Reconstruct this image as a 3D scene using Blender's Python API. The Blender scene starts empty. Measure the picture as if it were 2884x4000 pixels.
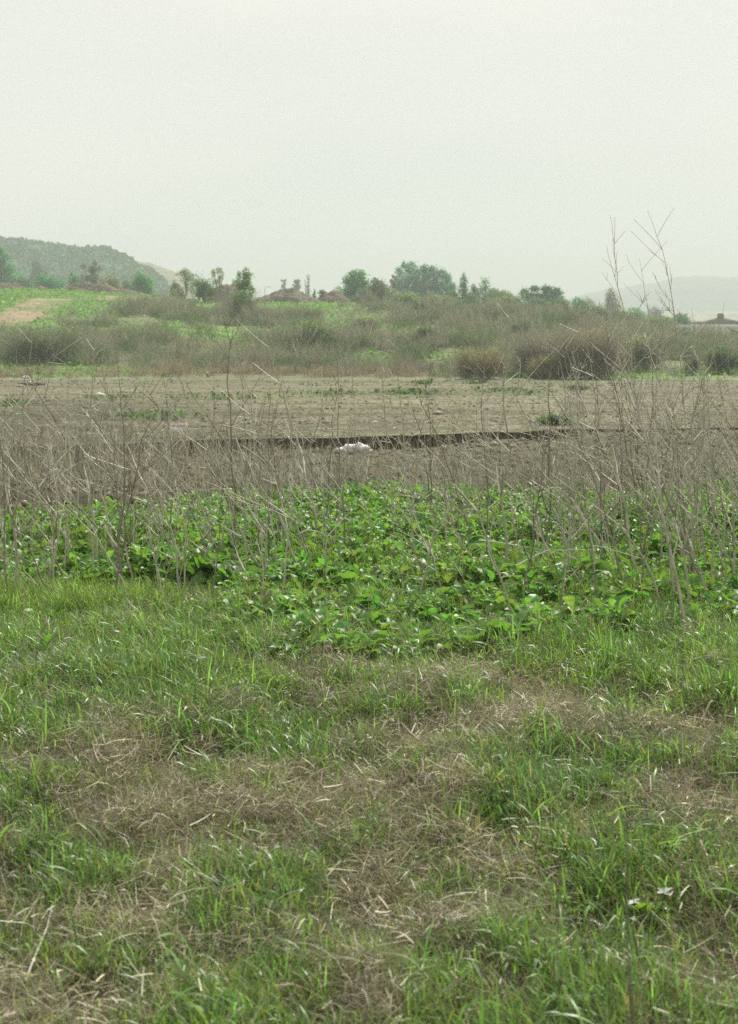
import bpy, math, random
import numpy as np
from mathutils import Vector
sc = bpy.context.scene
R = math.radians
# ------------------------------------------------------------ camera, world, sun, exposure
F = 6343.0; HZ = 1250.0; CX = 1442.0; EYE = 1.6        # focal length, horizon row, centre column of the 2884 x 4000 frame
cam = bpy.data.cameras.new('camera'); camo = bpy.data.objects.new('camera', cam); sc.collection.objects.link(camo)
camo.location = (0, 0, EYE); camo.rotation_euler = (R(90), 0, 0)
cam.sensor_width = 36; cam.lens = 36 * F / 4000; cam.shift_y = -(2000 - HZ) / 4000
cam.clip_start = 0.1; cam.clip_end = 12000
cam.dof.use_dof = True; cam.dof.focus_distance = 10.5; cam.dof.aperture_fstop = cam.lens / 9.0
sc.camera = camo
SUN_EL, SUN_AZ = R(44), R(24)                           # in front of the camera, to the right
wd = bpy.data.worlds.new('World'); sc.world = wd; wd.use_nodes = True
nt = wd.node_tree; N = nt.nodes; L = nt.links
bg = N['Background']; bg.inputs[1].default_value = 0.1
sky = N.new('ShaderNodeTexSky'); sky.sky_type = 'NISHITA'; sky.sun_disc = False
sky.sun_elevation = SUN_EL; sky.sun_rotation = SUN_AZ; sky.dust_density = 3
tc = N.new('ShaderNodeTexCoord'); mp = N.new('ShaderNodeMapping'); mp.inputs['Scale'].default_value = (2.2, 2.2, 7)
nz = N.new('ShaderNodeTexNoise'); nz.inputs['Scale'].default_value = 1.1; nz.inputs['Detail'].default_value = 4; nz.inputs['Roughness'].default_value = 0.45
rp = N.new('ShaderNodeValToRGB')
rp.color_ramp.elements[0].position = 0.3; rp.color_ramp.elements[0].color = (0.68, 0.705, 0.675, 1)
rp.color_ramp.elements[1].position = 0.72; rp.color_ramp.elements[1].color = (0.825, 0.80, 0.735, 1)
vm = N.new('ShaderNodeVectorMath'); vm.operation = 'SCALE'; vm.inputs['Scale'].default_value = 9.2
mx = N.new('ShaderNodeMix'); mx.data_type = 'RGBA'; mx.inputs[0].default_value = 0.96
L.new(tc.outputs['Generated'], mp.inputs[0]); L.new(mp.outputs[0], nz.inputs[0]); L.new(nz.outputs[0], rp.inputs[0])
L.new(rp.outputs[0], vm.inputs[0]); L.new(sky.outputs[0], mx.inputs[6]); L.new(vm.outputs[0], mx.inputs[7]); L.new(mx.outputs[2], bg.inputs[0])
sl = bpy.data.lights.new('sun', 'SUN'); sl.energy = 5.0; sl.angle = R(1.2); sl.color = (1.0, 0.96, 0.86)
so = bpy.data.objects.new('sun', sl); sc.collection.objects.link(so)
sd = Vector((math.sin(SUN_AZ) * math.cos(SUN_EL), math.cos(SUN_AZ) * math.cos(SUN_EL), math.sin(SUN_EL)))
so.rotation_euler = sd.to_track_quat('Z', 'Y').to_euler()
sc.view_settings.view_transform = 'Standard'; sc.view_settings.look = 'None'; sc.view_settings.exposure = 0.35; sc.view_settings.gamma = 1
sc.cycles.max_bounces = 5; sc.cycles.diffuse_bounces = 2; sc.cycles.glossy_bounces = 1; sc.cycles.transmission_bounces = 3
sc.cycles.transparent_max_bounces = 4; sc.cycles.volume_bounces = 0
sc.cycles.use_denoising = False
# ------------------------------------------------------------ helpers
rg = np.random.default_rng(11); rnd = random.Random(5)
def lattice(ix, iy, seed):
    h = (ix.astype(np.int64) * 374761393 + iy.astype(np.int64) * 668265263 + seed * 1442695041) & 0xffffffff
    h = ((h ^ (h >> 13)) * 1274126177) & 0xffffffff
    return ((h ^ (h >> 16)) & 0xffff) / 65535.0
def vnoise(x, y, seed=0):
    x = np.asarray(x, float); y = np.asarray(y, float)
    ix = np.floor(x); iy = np.floor(y); fx = x - ix; fy = y - iy
    fx = fx * fx * (3 - 2 * fx); fy = fy * fy * (3 - 2 * fy)
    a = lattice(ix, iy, seed); b = lattice(ix + 1, iy, seed); c = lattice(ix, iy + 1, seed); d = lattice(ix + 1, iy + 1, seed)
    return (a + (b - a) * fx) * (1 - fy) + (c + (d - c) * fx) * fy
def fbm(x, y, seed=0, oct=4):
    s = 0; a = 0.5; t = 0
    for k in range(oct):
        s = s + a * vnoise(np.asarray(x) * 2 ** k, np.asarray(y) * 2 ** k, seed + k * 17); t += a; a *= 0.5
    return s / t
def S(a, b, v):
    t = np.clip((v - a) / (b - a), 0, 1); return t * t * (3 - 2 * t)
# ground heights
LIPX = np.array([-60, -7.0, -4.9, -0.6, 2.9, 7.0, 60]); LIPY = np.array([23.5, 23.6, 24.2, 26.6, 29.0, 30.3, 32])
def lip(x): return np.interp(x, LIPX, LIPY) + 0.5 * (vnoise(np.asarray(x) * 0.5, 0 * np.asarray(x), 3) - .5) + 0.22 * (vnoise(np.asarray(x) * 2.1, 0 * np.asarray(x) + 5, 4) - .5)
CU = (np.array([-2600, -600, 0, 300, 600, 900, 1100, 1350, 1600, 1900, 2100, 2300, 2450, 2600, 2884, 5200]) - CX) / F
CZ = np.array([1085, 1125, 1138, 1142, 1162, 1194, 1188, 1190, 1200, 1208, 1218, 1234, 1264, 1308, 1318, 1332])
def base(x, y): return -0.022 * (np.clip(y, 12, 88) - 12)
def H(x, y):
    x = np.asarray(x, float); y = np.asarray(y, float)
    z = base(x, y)
    lp = lip(x)
    drop = np.interp(x, [-8, -4, -.5, .8, 2, 2.7, 3.6, 4.1, 5, 9], [.2, .22, .22, .20, .12, .16, .17, .05, .04, .03]) * (0.75 + 0.5 * vnoise(x * .8, x * 0 + 2, 9))
    z = np.where(y < lp, z - drop * S(15.5, 20, y) + 0.10 * S(15, 18, y) * (fbm(x * 1.2, y * 1.2, 21) - .5), z)
    z = z + np.where(y < 16, 0.10 * (fbm(x * 0.9, y * 0.9, 31, 3) - .5) + 0.19 * (fbm(x * 3, y * 2.4, 33, 3) - .5), 0)
    f = (y > lp) & (y < 90)
    z = np.where(f, z + 0.09 * (fbm(x * .12, y * 0.9, 41) - .5) + 0.05 * (fbm(x * .8, y * 1.6, 43) - .5) + 0.16 * (fbm(x * .06, y * .11, 44) - .5) * S(30, 45, y), z)
    u = x / np.maximum(y, 60)
    zc = EYE + (HZ - np.interp(u, CU, CZ)) / F * 190
    t = np.clip((y - 88) / 102, 0, 1)
    prof = 0.55 * S(0, 0.55, t) + 0.45 * S(0.3, 1.0, t)
    m = (zc + 1.67) * prof + (fbm(x * .07, y * .09, 51) - .5) * 2.0 * S(0, .2, t) * (1 - S(.75, 1, t)) + (fbm(x * .35, y * .35, 53) - .5) * .4 * S(0, .1, t)
    m = m * 1.0 - (zc + 1.67 + 2.5) * S(215, 262, y) * (y > 190)
    z = np.where(y >= 88, z + m, z)
    return z
def G(x, y): return float(H(np.array([x]), np.array([y]))[0])
YS = np.concatenate([np.linspace(2, 30, 1200), np.linspace(30, 330, 1800)[1:]])
def at(px, py):                                         # point of the ground seen at a pixel of the photograph
    u = (px - CX) / F; v = (HZ - py) / F
    g = H(u * YS, YS) - (EYE + v * YS)
    k = np.argmax(g > 0)
    if g[k] <= 0: k = len(YS) - 1
    y = float(YS[k]); return Vector((u * y, y, G(u * y, y)))
def P(px, py, y): return Vector(((px - CX) / F * y, y, EYE + (HZ - py) / F * y))
# meshes from arrays
class MB:
    def __init__(s): s.v = []; s.q = []; s.t = []; s.c = []; s.n = 0
    def add(s, v, f, c):
        v = np.asarray(v, np.float32).reshape(-1, 3); f = np.asarray(f, np.int64)
        c = np.broadcast_to(np.asarray(c, np.float32), (len(v), 3))
        (s.q if f.shape[1] == 4 else s.t).append(f + s.n); s.v.append(v); s.c.append(c); s.n += len(v)
    def mesh(s, name, smooth=False):
        v = np.concatenate(s.v); c = np.concatenate(s.c)
        q = np.concatenate(s.q) if s.q else np.zeros((0, 4), np.int64); t = np.concatenate(s.t) if s.t else np.zeros((0, 3), np.int64)
        me = bpy.data.meshes.new(name); me.vertices.add(len(v)); me.vertices.foreach_set('co', v.ravel())
        li = np.concatenate([q.ravel(), t.ravel()]).astype(np.int32); me.loops.add(len(li)); me.loops.foreach_set('vertex_index', li)
        ls = np.concatenate([np.arange(len(q)) * 4, len(q) * 4 + np.arange(len(t)) * 3]).astype(np.int32)
        me.polygons.add(len(ls)); me.polygons.foreach_set('loop_start', ls)
        if smooth: me.polygons.foreach_set('use_smooth', np.ones(len(ls), bool))
        me.update(calc_edges=True); me.validate()
        ca = me.color_attributes.new('Col', 'FLOAT_COLOR', 'POINT')
        cc = np.ones((len(v), 4), np.float32); cc[:, :3] = c; ca.data.foreach_set('color', cc.ravel())
        return me
    def build(s, name, mat, parent=None, smooth=False, loc=None):
        me = s.mesh(name, smooth); me.materials.append(mat)
        o = bpy.data.objects.new(name, me); sc.collection.objects.link(o)
        if loc is not None: o.location = loc
        if parent: o.parent = parent
        return o
def tag(o, label=None, cat=None, group=None, kind=None):
    if label: o['label'] = label
    if cat: o['category'] = cat
    if group: o['group'] = group
    if kind: o['kind'] = kind
    return o
def empty(name, loc, rz=0):
    o = bpy.data.objects.new(name, None); o.location = loc; o.rotation_euler = (0, 0, rz); sc.collection.objects.link(o); return o
def ribbons(mb, Pt, W, side, col):                     # Pt (n,s,3)  W (n,s)  side (n,3) or (n,s,3)
    n, s, _ = Pt.shape
    if side.ndim == 2: side = side[:, None, :]
    d = side * W[..., None] * .5
    v = np.stack([Pt - d, Pt + d], 2).reshape(-1, 3)
    i = np.arange(n)[:, None] * s * 2 + np.arange(s - 1)[None] * 2
    f = np.stack([i, i + 1, i + 3, i + 2], -1).reshape(-1, 4)
    mb.add(v, f, np.repeat(col, s * 2, 0) if col.shape[0] == n else col)
def arcs(n, root, L_, az, e0, e1, s):                   # curved blades: elevation runs from e0 to e1 along the length
    t = np.linspace(0, 1, s); tm = (t[1:] + t[:-1]) / 2
    e = e0[:, None] + (e1 - e0)[:, None] * tm[None] ** 1.3
    st = (L_ / (s - 1))[:, None]
    h = np.concatenate([np.zeros((n, 1)), np.cumsum(np.cos(e) * st, 1)], 1); z = np.concatenate([np.zeros((n, 1)), np.cumsum(np.sin(e) * st, 1)], 1)
    p = np.stack([h * np.cos(az)[:, None], h * np.sin(az)[:, None], z], -1) + root[:, None]
    return p, t
def jit(c, n, a=.15, hue=.06):
    c = np.asarray(c, float); k = np.exp(rg.normal(0, a, (n, 1))); return np.clip(c * k * (1 + rg.normal(0, hue, (n, 3))), 0.005, .95)
def tube(mb, pts, r0, r1, col, sides=5, cap=True):
    p = np.array([list(a) for a in pts], float); n = len(p)
    t = np.gradient(p, axis=0); t /= np.linalg.norm(t, axis=1)[:, None] + 1e-9
    a = np.cross(t, [0.31, 0.77, 0.13]); a /= np.linalg.norm(a, axis=1)[:, None] + 1e-9; b = np.cross(t, a)
    r = (r0 + (r1 - r0) * np.linspace(0, 1, n))[:, None, None] if np.isscalar(r0) else np.asarray(r0)[:, None, None]
    th = np.arange(sides) / sides * 2 * math.pi
    v = (p[:, None] + r * (np.cos(th)[None, :, None] * a[:, None] + np.sin(th)[None, :, None] * b[:, None])).reshape(-1, 3)
    i = np.arange(n - 1)[:, None] * sides; j = np.arange(sides)[None]; k = (j + 1) % sides
    f = np.stack([i + j, i + k, i + sides + k, i + sides + j], -1).reshape(-1, 4)
    mb.add(v, f, col)
    if cap:
        m = mb.n
        mb.add(np.vstack([v[-sides:], p[-1:]]), np.stack([np.arange(sides), (np.arange(sides) + 1) % sides, np.full(sides, sides)], -1), col)
# ------------------------------------------------------------ materials
def mat(name, rough=.8, spec=.3, trans=0, tcol=(1, 1, 1), noise=None, bump=None, attr=True, color=(.5, .5, .5), sheen=0):
    m = bpy.data.materials.new(name); m.use_nodes = True; n = m.node_tree.nodes; l = m.node_tree.links
    b = n['Principled BSDF']; b.inputs['Roughness'].default_value = rough; b.inputs['Specular IOR Level'].default_value = spec
    if attr:
        a = n.new('ShaderNodeAttribute'); a.attribute_name = 'Col'; c = a.outputs['Color']
    else:
        a = n.new('ShaderNodeRGB'); a.outputs[0].default_value = (*color, 1); c = a.outputs[0]
    co = n.new('ShaderNodeTexCoord')
    for ns in (noise or []):                            # (scale xyz, low, high, detail)
        mp = n.new('ShaderNodeMapping'); mp.inputs['Scale'].default_value = ns[0]
        q = n.new('ShaderNodeTexNoise'); q.inputs['Scale'].default_value = 1; q.inputs['Detail'].default_value = ns[3]; q.inputs['Roughness'].default_value = .62
        mr = n.new('ShaderNodeMapRange'); mr.inputs['From Min'].default_value = .3; mr.inputs['From Max'].default_value = .7
        mr.inputs['To Min'].default_value = ns[1]; mr.inputs['To Max'].default_value = ns[2]
        vm = n.new('ShaderNodeVectorMath'); vm.operation = 'SCALE'
        l.new(co.outputs['Object'], mp.inputs[0]); l.new(mp.outputs[0], q.inputs[0]); l.new(q.outputs[0], mr.inputs[0])
        l.new(c, vm.inputs[0]); l.new(mr.outputs[0], vm.inputs['Scale']); c = vm.outputs[0]
    l.new(c, b.inputs['Base Color'])
    if bump:
        prev = None
        for (scl, st, dist) in bump:
            mp = n.new('ShaderNodeMapping'); mp.inputs['Scale'].default_value = scl
            q = n.new('ShaderNodeTexNoise'); q.inputs['Scale'].default_value = 1; q.inputs['Detail'].default_value = 5
            bu = n.new('ShaderNodeBump'); bu.inputs['Strength'].default_value = st; bu.inputs['Distance'].default_value = dist
            l.new(co.outputs['Object'], mp.inputs[0]); l.new(mp.outputs[0], q.inputs[0]); l.new(q.outputs[0], bu.inputs['Height'])
            if prev: l.new(prev.outputs[0], bu.inputs['Normal'])
            prev = bu
        l.new(prev.outputs[0], b.inputs['Normal'])
    if trans:
        t = n.new('ShaderNodeBsdfTranslucent'); v = n.new('ShaderNodeVectorMath'); v.operation = 'MULTIPLY'; v.inputs[1].default_value = tcol
        mx = n.new('ShaderNodeMixShader'); mx.inputs[0].default_value = trans
        l.new(c, v.inputs[0]); l.new(v.outputs[0], t.inputs[0]); l.new(b.outputs[0], mx.inputs[1]); l.new(t.outputs[0], mx.inputs[2])
        l.new(mx.outputs[0], n['Material Output'].inputs[0])
    return m
M_GRASS = mat('grass_blade', .42, .5, .42, (1.5, 1.45, .9))
M_DRY = mat('dry_straw', .55, .4, .1, (1.1, 1.05, .9))
M_LEAF = mat('mustard_leaf', .47, .45, .42, (1.38, 1.6, .75), noise=[((60, 60, 60), .8, 1.2, 2)], bump=[((70, 70, 70), .25, .004)])
M_STALK = mat('dry_stalk', .6, .35, 0, noise=[((30, 30, 14), .7, 1.3, 3)])
M_SOIL = mat('soil', .95, .1, noise=[((9, 9, 9), .65, 1.35, 6)], bump=[((22, 22, 22), .8, .03)])
M_FIELD = mat('tilled_soil', .95, .1, noise=[((.16, 2.2, 1), .62, 1.35, 5), ((.5, .9, 1), .8, 1.2, 3), ((6, 9, 6), .65, 1.35, 4)], bump=[((.6, 5, 3), .9, .10), ((7, 14, 7), .9, .05)])
M_MOUND = mat('mound_ground', .95, .1, noise=[((.25, .25, .25), .8, 1.2, 4), ((2.5, 2.5, 2.5), .6, 1.4, 5)], bump=[((1.5, 1.5, 1.5), .8, .25)])
M_TWIG = mat('scrub_twig', .8, .1, .3, (1, 1, .9))
M_FOL = mat('tree_foliage', .65, .2, .5, (1.25, 1.5, .85))
M_BARK = mat('bark', .9, .1, noise=[((6, 6, 3), .7, 1.3, 4)])
M_HILL = mat('far_hill', .95, .1, noise=[((.03, .03, .05), .7, 1.3, 5), ((.15, .15, .2), .7, 1.3, 4)])
M_ROCK = mat('pale_rock', .85, .2, noise=[((14, 14, 14), .82, 1.12, 4)], bump=[((25, 25, 25), .5, .01)])
# ------------------------------------------------------------ ground
def sheet(name, rows, U, Wf, colf, m, kind='structure', warp=None):
    rr = np.asarray(rows)[:, None]; uu = np.asarray(U)[None]
    X = uu * Wf(rr); Y = rr + 0 * uu
    if warp: Y = warp(X, rr)
    Z = H(X, Y); return X, Y, Z
def grid(mb, X, Y, Z, C):
    a, b = X.shape; i = np.arange(a - 1)[:, None] * b + np.arange(b - 1)[None]
    f = np.stack([i, i + 1, i + b + 1, i + b], -1).reshape(-1, 4)
    mb.add(np.stack([X, Y, Z], -1).reshape(-1, 3), f, C.reshape(-1, 3))
def uax(k, n): t = np.linspace(-1, 1, n); return np.sign(t) * (np.abs(t) * .25 + .75 * np.abs(t) ** k)
# near ground up to the cut bank, then the bank itself
tn = np.concatenate([np.linspace(-25, 2, 12), np.linspace(2, 12, 130)[1:], np.linspace(12, 26, 150)[1:]])
uu = uax(4, 321)[None]
X = uu * (14 + 0 * tn[:, None]) * (1 + 2.5 * (np.abs(uu) > .93)); X = np.sort(uu * 60 * (np.abs(uu) ** .8 * .8 + .2), axis=1) + 0 * tn[:, None]
nearY = 12 + (tn[:, None] - 12) * 1.0
lx = lip(X)
nearY = np.where(tn[:, None] > 12, 12 + (tn[:, None] - 12) / 14 * (lx - .005 - 12), tn[:, None] + 0 * X)
Z = H(X, nearY)
n1 = fbm(X * 1.5, nearY * 1.5, 61); k = S(14.5, 17, nearY)[..., None]
C = (1 - k) * np.array([.06, .052, .033]) * (.7 + .6 * n1[..., None]) + k * np.array([.115, .108, .075]) * (.7 + .6 * n1[..., None])  # soil colour under the grass darkened to deepen the shade between blades
mb = MB(); grid(mb, X, nearY, Z, C); tag(mb.build('ground', M_SOIL, smooth=True), kind='structure')
ux = X[0]; lp = lip(ux)
yb = np.stack([lp - .005, lp - .0 + .05 * (vnoise(ux * 6, ux * 0, 71) - .2), lp + .03 * (vnoise(ux * 9, ux * 0, 72) - .8) + .012])
zb0 = H(ux, lp - .006); zb1 = H(ux, lp + .02)
zb = np.stack([zb0, (zb0 + zb1) / 2, zb1]); XB = np.stack([ux] * 3)
mb = MB(); grid(mb, XB, yb, zb, np.ones((3, len(ux), 1)) * np.array([.06, .05, .035])); tag(mb.build('ditch_bank', M_SOIL, smooth=True), kind='structure')  # bank colour darker than the soil around it: shade of the face painted in
# tilled dirt field
tf = np.concatenate([[0], np.geomspace(.02, 1, 300)])
uf = np.linspace(-1, 1, 361); XF = np.sign(uf) * (np.abs(uf) * 18 + 110 * np.abs(uf) ** 4)
X2 = XF[None] + 0 * tf[:, None]
l2 = lip(X2); Y2 = l2 + .012 + (88 - l2) * tf[:, None]
Z2 = H(X2, Y2 + .01)
a = fbm(X2 * .05, Y2 * .4, 63)[..., None]; b = fbm(X2 * .3, Y2 * .3, 64, 3)[..., None]
gr = (S(.56, .68, fbm(X2 * .11, Y2 * .5, 65))[..., None] * .3 + S(80, 87, Y2)[..., None] * .45)
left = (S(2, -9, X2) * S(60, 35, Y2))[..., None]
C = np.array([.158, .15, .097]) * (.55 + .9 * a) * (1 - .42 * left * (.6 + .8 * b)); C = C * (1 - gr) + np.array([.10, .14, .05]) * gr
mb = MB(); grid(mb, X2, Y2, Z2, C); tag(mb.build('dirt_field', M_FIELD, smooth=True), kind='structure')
# mound and the plain behind it
def road(X, Y):                                          # dirt track climbing the mound at the left
    q = S(0, 1, 0)  # placeholder
    return q
A_ = [at(20, 1262), at(90, 1225), at(165, 1190), at(240, 1172)]
def track(X, Y):
    d = np.full(X.shape, 1e9)
    pts = [(A_[0].x - 1.5, A_[0].y - 1)] + [(p.x, p.y) for p in A_] + [(A_[3].x + 6, A_[3].y + 16)]
    for (x0, y0), (x1, y1) in zip(pts[:-1], pts[1:]):
        t = np.clip(((X - x0) * (x1 - x0) + (Y - y0) * (y1 - y0)) / ((x1 - x0) ** 2 + (y1 - y0) ** 2), 0, 1)
        d = np.minimum(d, np.hypot((X - x0 - t * (x1 - x0)), (Y - y0 - t * (y1 - y0)) * .6))
    return d
def greenness(X, Y):                                     # green ground cover against dry scrub on the mound
    px = X / Y * F + CX; z = H(X, Y); py = HZ - (z - EYE) / Y * F
    g = np.zeros(np.shape(X))
    for (cx, cy, rx, ry, w) in [(120, 1160, 330, 60, 1), (60, 1250, 170, 70, .9), (350, 1215, 120, 30, .5), (520, 1150, 180, 14, .6), (1130, 1200, 230, 38, .75), (780, 1195, 90, 20, .5), (1330, 1240, 150, 40, .6),
                                (1440, 1400, 110, 22, .9), (1620, 1330, 120, 30, .5), (1780, 1400, 140, 24, .9), (1480, 1172, 260, 14, .9), (2080, 1200, 130, 10, 1), (930, 1330, 120, 30, .35), (2700, 1452, 400, 14, .8), (300, 1450, 340, 22, .55)]:
        g = np.maximum(g, w * np.exp(-((px - cx) / rx) ** 2 - ((py - cy) / ry) ** 2))
    return np.clip((g * 1.15 + .42 * S(.47, .66, fbm(X * .07, Y * .07, 79))) * (.55 + .9 * fbm(X * .3, Y * .3, 77)), 0, 1)
tm = np.concatenate([np.linspace(88, 200, 230), np.linspace(200, 300, 60)[1:], np.geomspace(300, 9000, 50)[1:]])
um = np.linspace(-1, 1, 401); UM = np.sign(um) * (np.abs(um) * .32 + .9 * np.abs(um) ** 5)
X3 = UM[None] * tm[:, None]; Y3 = tm[:, None] + 0 * X3; Z3 = H(X3, Y3)
g = greenness(X3, Y3)[..., None]; n3 = fbm(X3 * .2, Y3 * .2, 66)[..., None]
C = (np.array([.17, .17, .105]) * (1 - g) + np.array([.11, .185, .05]) * g) * (.75 + .5 * n3)
tr = track(X3, Y3); tk = (S(2.8, 1.5, tr + 1.8 * (fbm(X3 * .6, Y3 * .3, 70) - .5)) * (1 - .75 * S(.48, .62, fbm(X3 * .5, Y3 * .4, 68))))[..., None]
C = C * (1 - tk) + np.array([.27, .215, .14]) * tk
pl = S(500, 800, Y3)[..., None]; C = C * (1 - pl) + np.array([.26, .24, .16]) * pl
mb = MB(); grid(mb, X3, Y3, Z3, C); tag(mb.build('hillside', M_MOUND, smooth=True), kind='structure')
# ------------------------------------------------------------ far hills
def hill(name, prof, d, depth, col, zb=-5, seed=1, bumps=1.0):
    px = np.array([p[0] for p in prof], float); py = np.array([p[1] for p in prof], float)
    x = np.linspace((px[0] - CX) / F * d, (px[-1] - CX) / F * d, 260)
    top = EYE + (HZ - np.interp(x / d * F + CX, px, py)) / F * d
    top = top - (1.8 if bumps == 2.5 else 0) + bumps * (fbm(x * .08, x * 0, seed, 3) - .5)
    t = np.linspace(0, 1, 70)[:, None]
    Y = d - depth * (1 - t) + 0 * x[None]; pr = np.sin(t * math.pi / 2) ** 1.15
    Z = zb + (top[None] - zb) * pr; X = x[None] * (Y / d)
    Z = Z + (fbm(X * .02, Y * .02, seed + 5) - .5) * 9 * np.sin(t * math.pi) * depth / 300 + (fbm(X * .3, Y * .3, seed + 8, 2) - .5) * bumps
    Yb = d + depth * np.linspace(.05, 1, 20)[:, None] + 0 * x[None]; tb = np.linspace(.05, 1, 20)[:, None]
    Zb = zb + (top[None] - zb) * np.cos(tb * math.pi / 2) ** 1.1; Xb = x[None] * (Yb / d)
    X = np.vstack([X, Xb]); Y = np.vstack([Y, Yb]); Z = np.vstack([Z, Zb])
    n = fbm(X * .03, Y * .03, seed + 9)[..., None]
    C = np.array(col) * (.7 + .6 * n)
    mb = MB(); grid(mb, X, Y, Z, C); o = mb.build(name, M_HILL, smooth=True); tag(o, kind='structure')
    return X, Y, Z
hx = hill('hill', [(-1500, 900), (-500, 905), (-150, 918), (0, 932), (135, 943), (257, 953), (342, 963), (404, 968), (453, 980), (508, 999), (556, 1024), (600, 1052), (640, 1088), (700, 1150), (800, 1230), (1000, 1300)], 700, 170, (.055, .115, .05), seed=81, bumps=2.5)
hill('hill', [(-1500, 1010), (300, 1000), (587, 1030), (636, 1046), (697, 1070), (760, 1100), (850, 1150), (1000, 1220), (1250, 1290)], 1000, 200, (.15, .15, .07), seed=91)
hill('hill', [(1900, 1260), (2100, 1225), (2200, 1176), (2290, 1150), (2330, 1142), (2430, 1130), (2500, 1114), (2560, 1108), (2620, 1096), (2660, 1083), (2690, 1089), (2715, 1081), (2800, 1081), (2830, 1088), (2884, 1085), (3100, 1090), (3600, 1075), (4600, 1110)], 2500, 600, (.03, .07, .055), seed=101, bumps=3)
hill('hill', [(2300, 1262), (2450, 1240), (2600, 1222), (2700, 1213), (2884, 1214), (3200, 1216), (4200, 1250)], 1100, 250, (.25, .24, .17), seed=111)
# ------------------------------------------------------------ leaf clouds for trees and shrubs
def leafcloud(mb, C0, rad, n, size, col, flat=.5, var=.18, up=0.0, asp=.5, shell=.55):
    C0 = np.asarray(C0, float); rad = np.asarray(rad, float)
    n = int(n * 1.5); rad = rad * 1.12
    k = len(C0); which = rg.choice(k, n, p=(rad.prod(1) ** .75) / (rad.prod(1) ** .75).sum())
    d = rg.normal(size=(n, 3)); d /= np.linalg.norm(d, axis=1)[:, None]
    r = shell + (1 - shell) * rg.random(n) ** .6; r = r * (rg.random(n) ** .12)
    lump = .8 + .45 * vnoise(d[:, 0] * 2.3 + which * 7, d[:, 1] * 2.3 + d[:, 2] * 2.3, 5)
    r = r * (1 + .22 * rg.normal(size=n)); lump = lump * (.7 + .6 * vnoise(d[:, 0] * 5 + which * 3, d[:, 1] * 5 + d[:, 2] * 5, 6))
    p = C0[which] + d * rad[which] * (r * lump)[:, None]
    a = rg.normal(size=(n, 3)) + d * .5 + [0, 0, up]; a /= np.linalg.norm(a, axis=1)[:, None]
    b = np.cross(a, rg.normal(size=(n, 3))); b /= np.linalg.norm(b, axis=1)[:, None] + 1e-9
    s = size * (.6 + .8 * rg.random(n))[:, None]
    v = np.stack([p - a * s, p + b * s * asp, p + a * s, p - b * s * asp], 1).reshape(-1, 3)
    cl = jit(np.asarray(col), n, var) * (1 + .25 * (rg.random((k, 1))[which] - .5))
    mb.add(v, np.arange(n * 4).reshape(-1, 4), np.repeat(cl, 4, 0))
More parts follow.
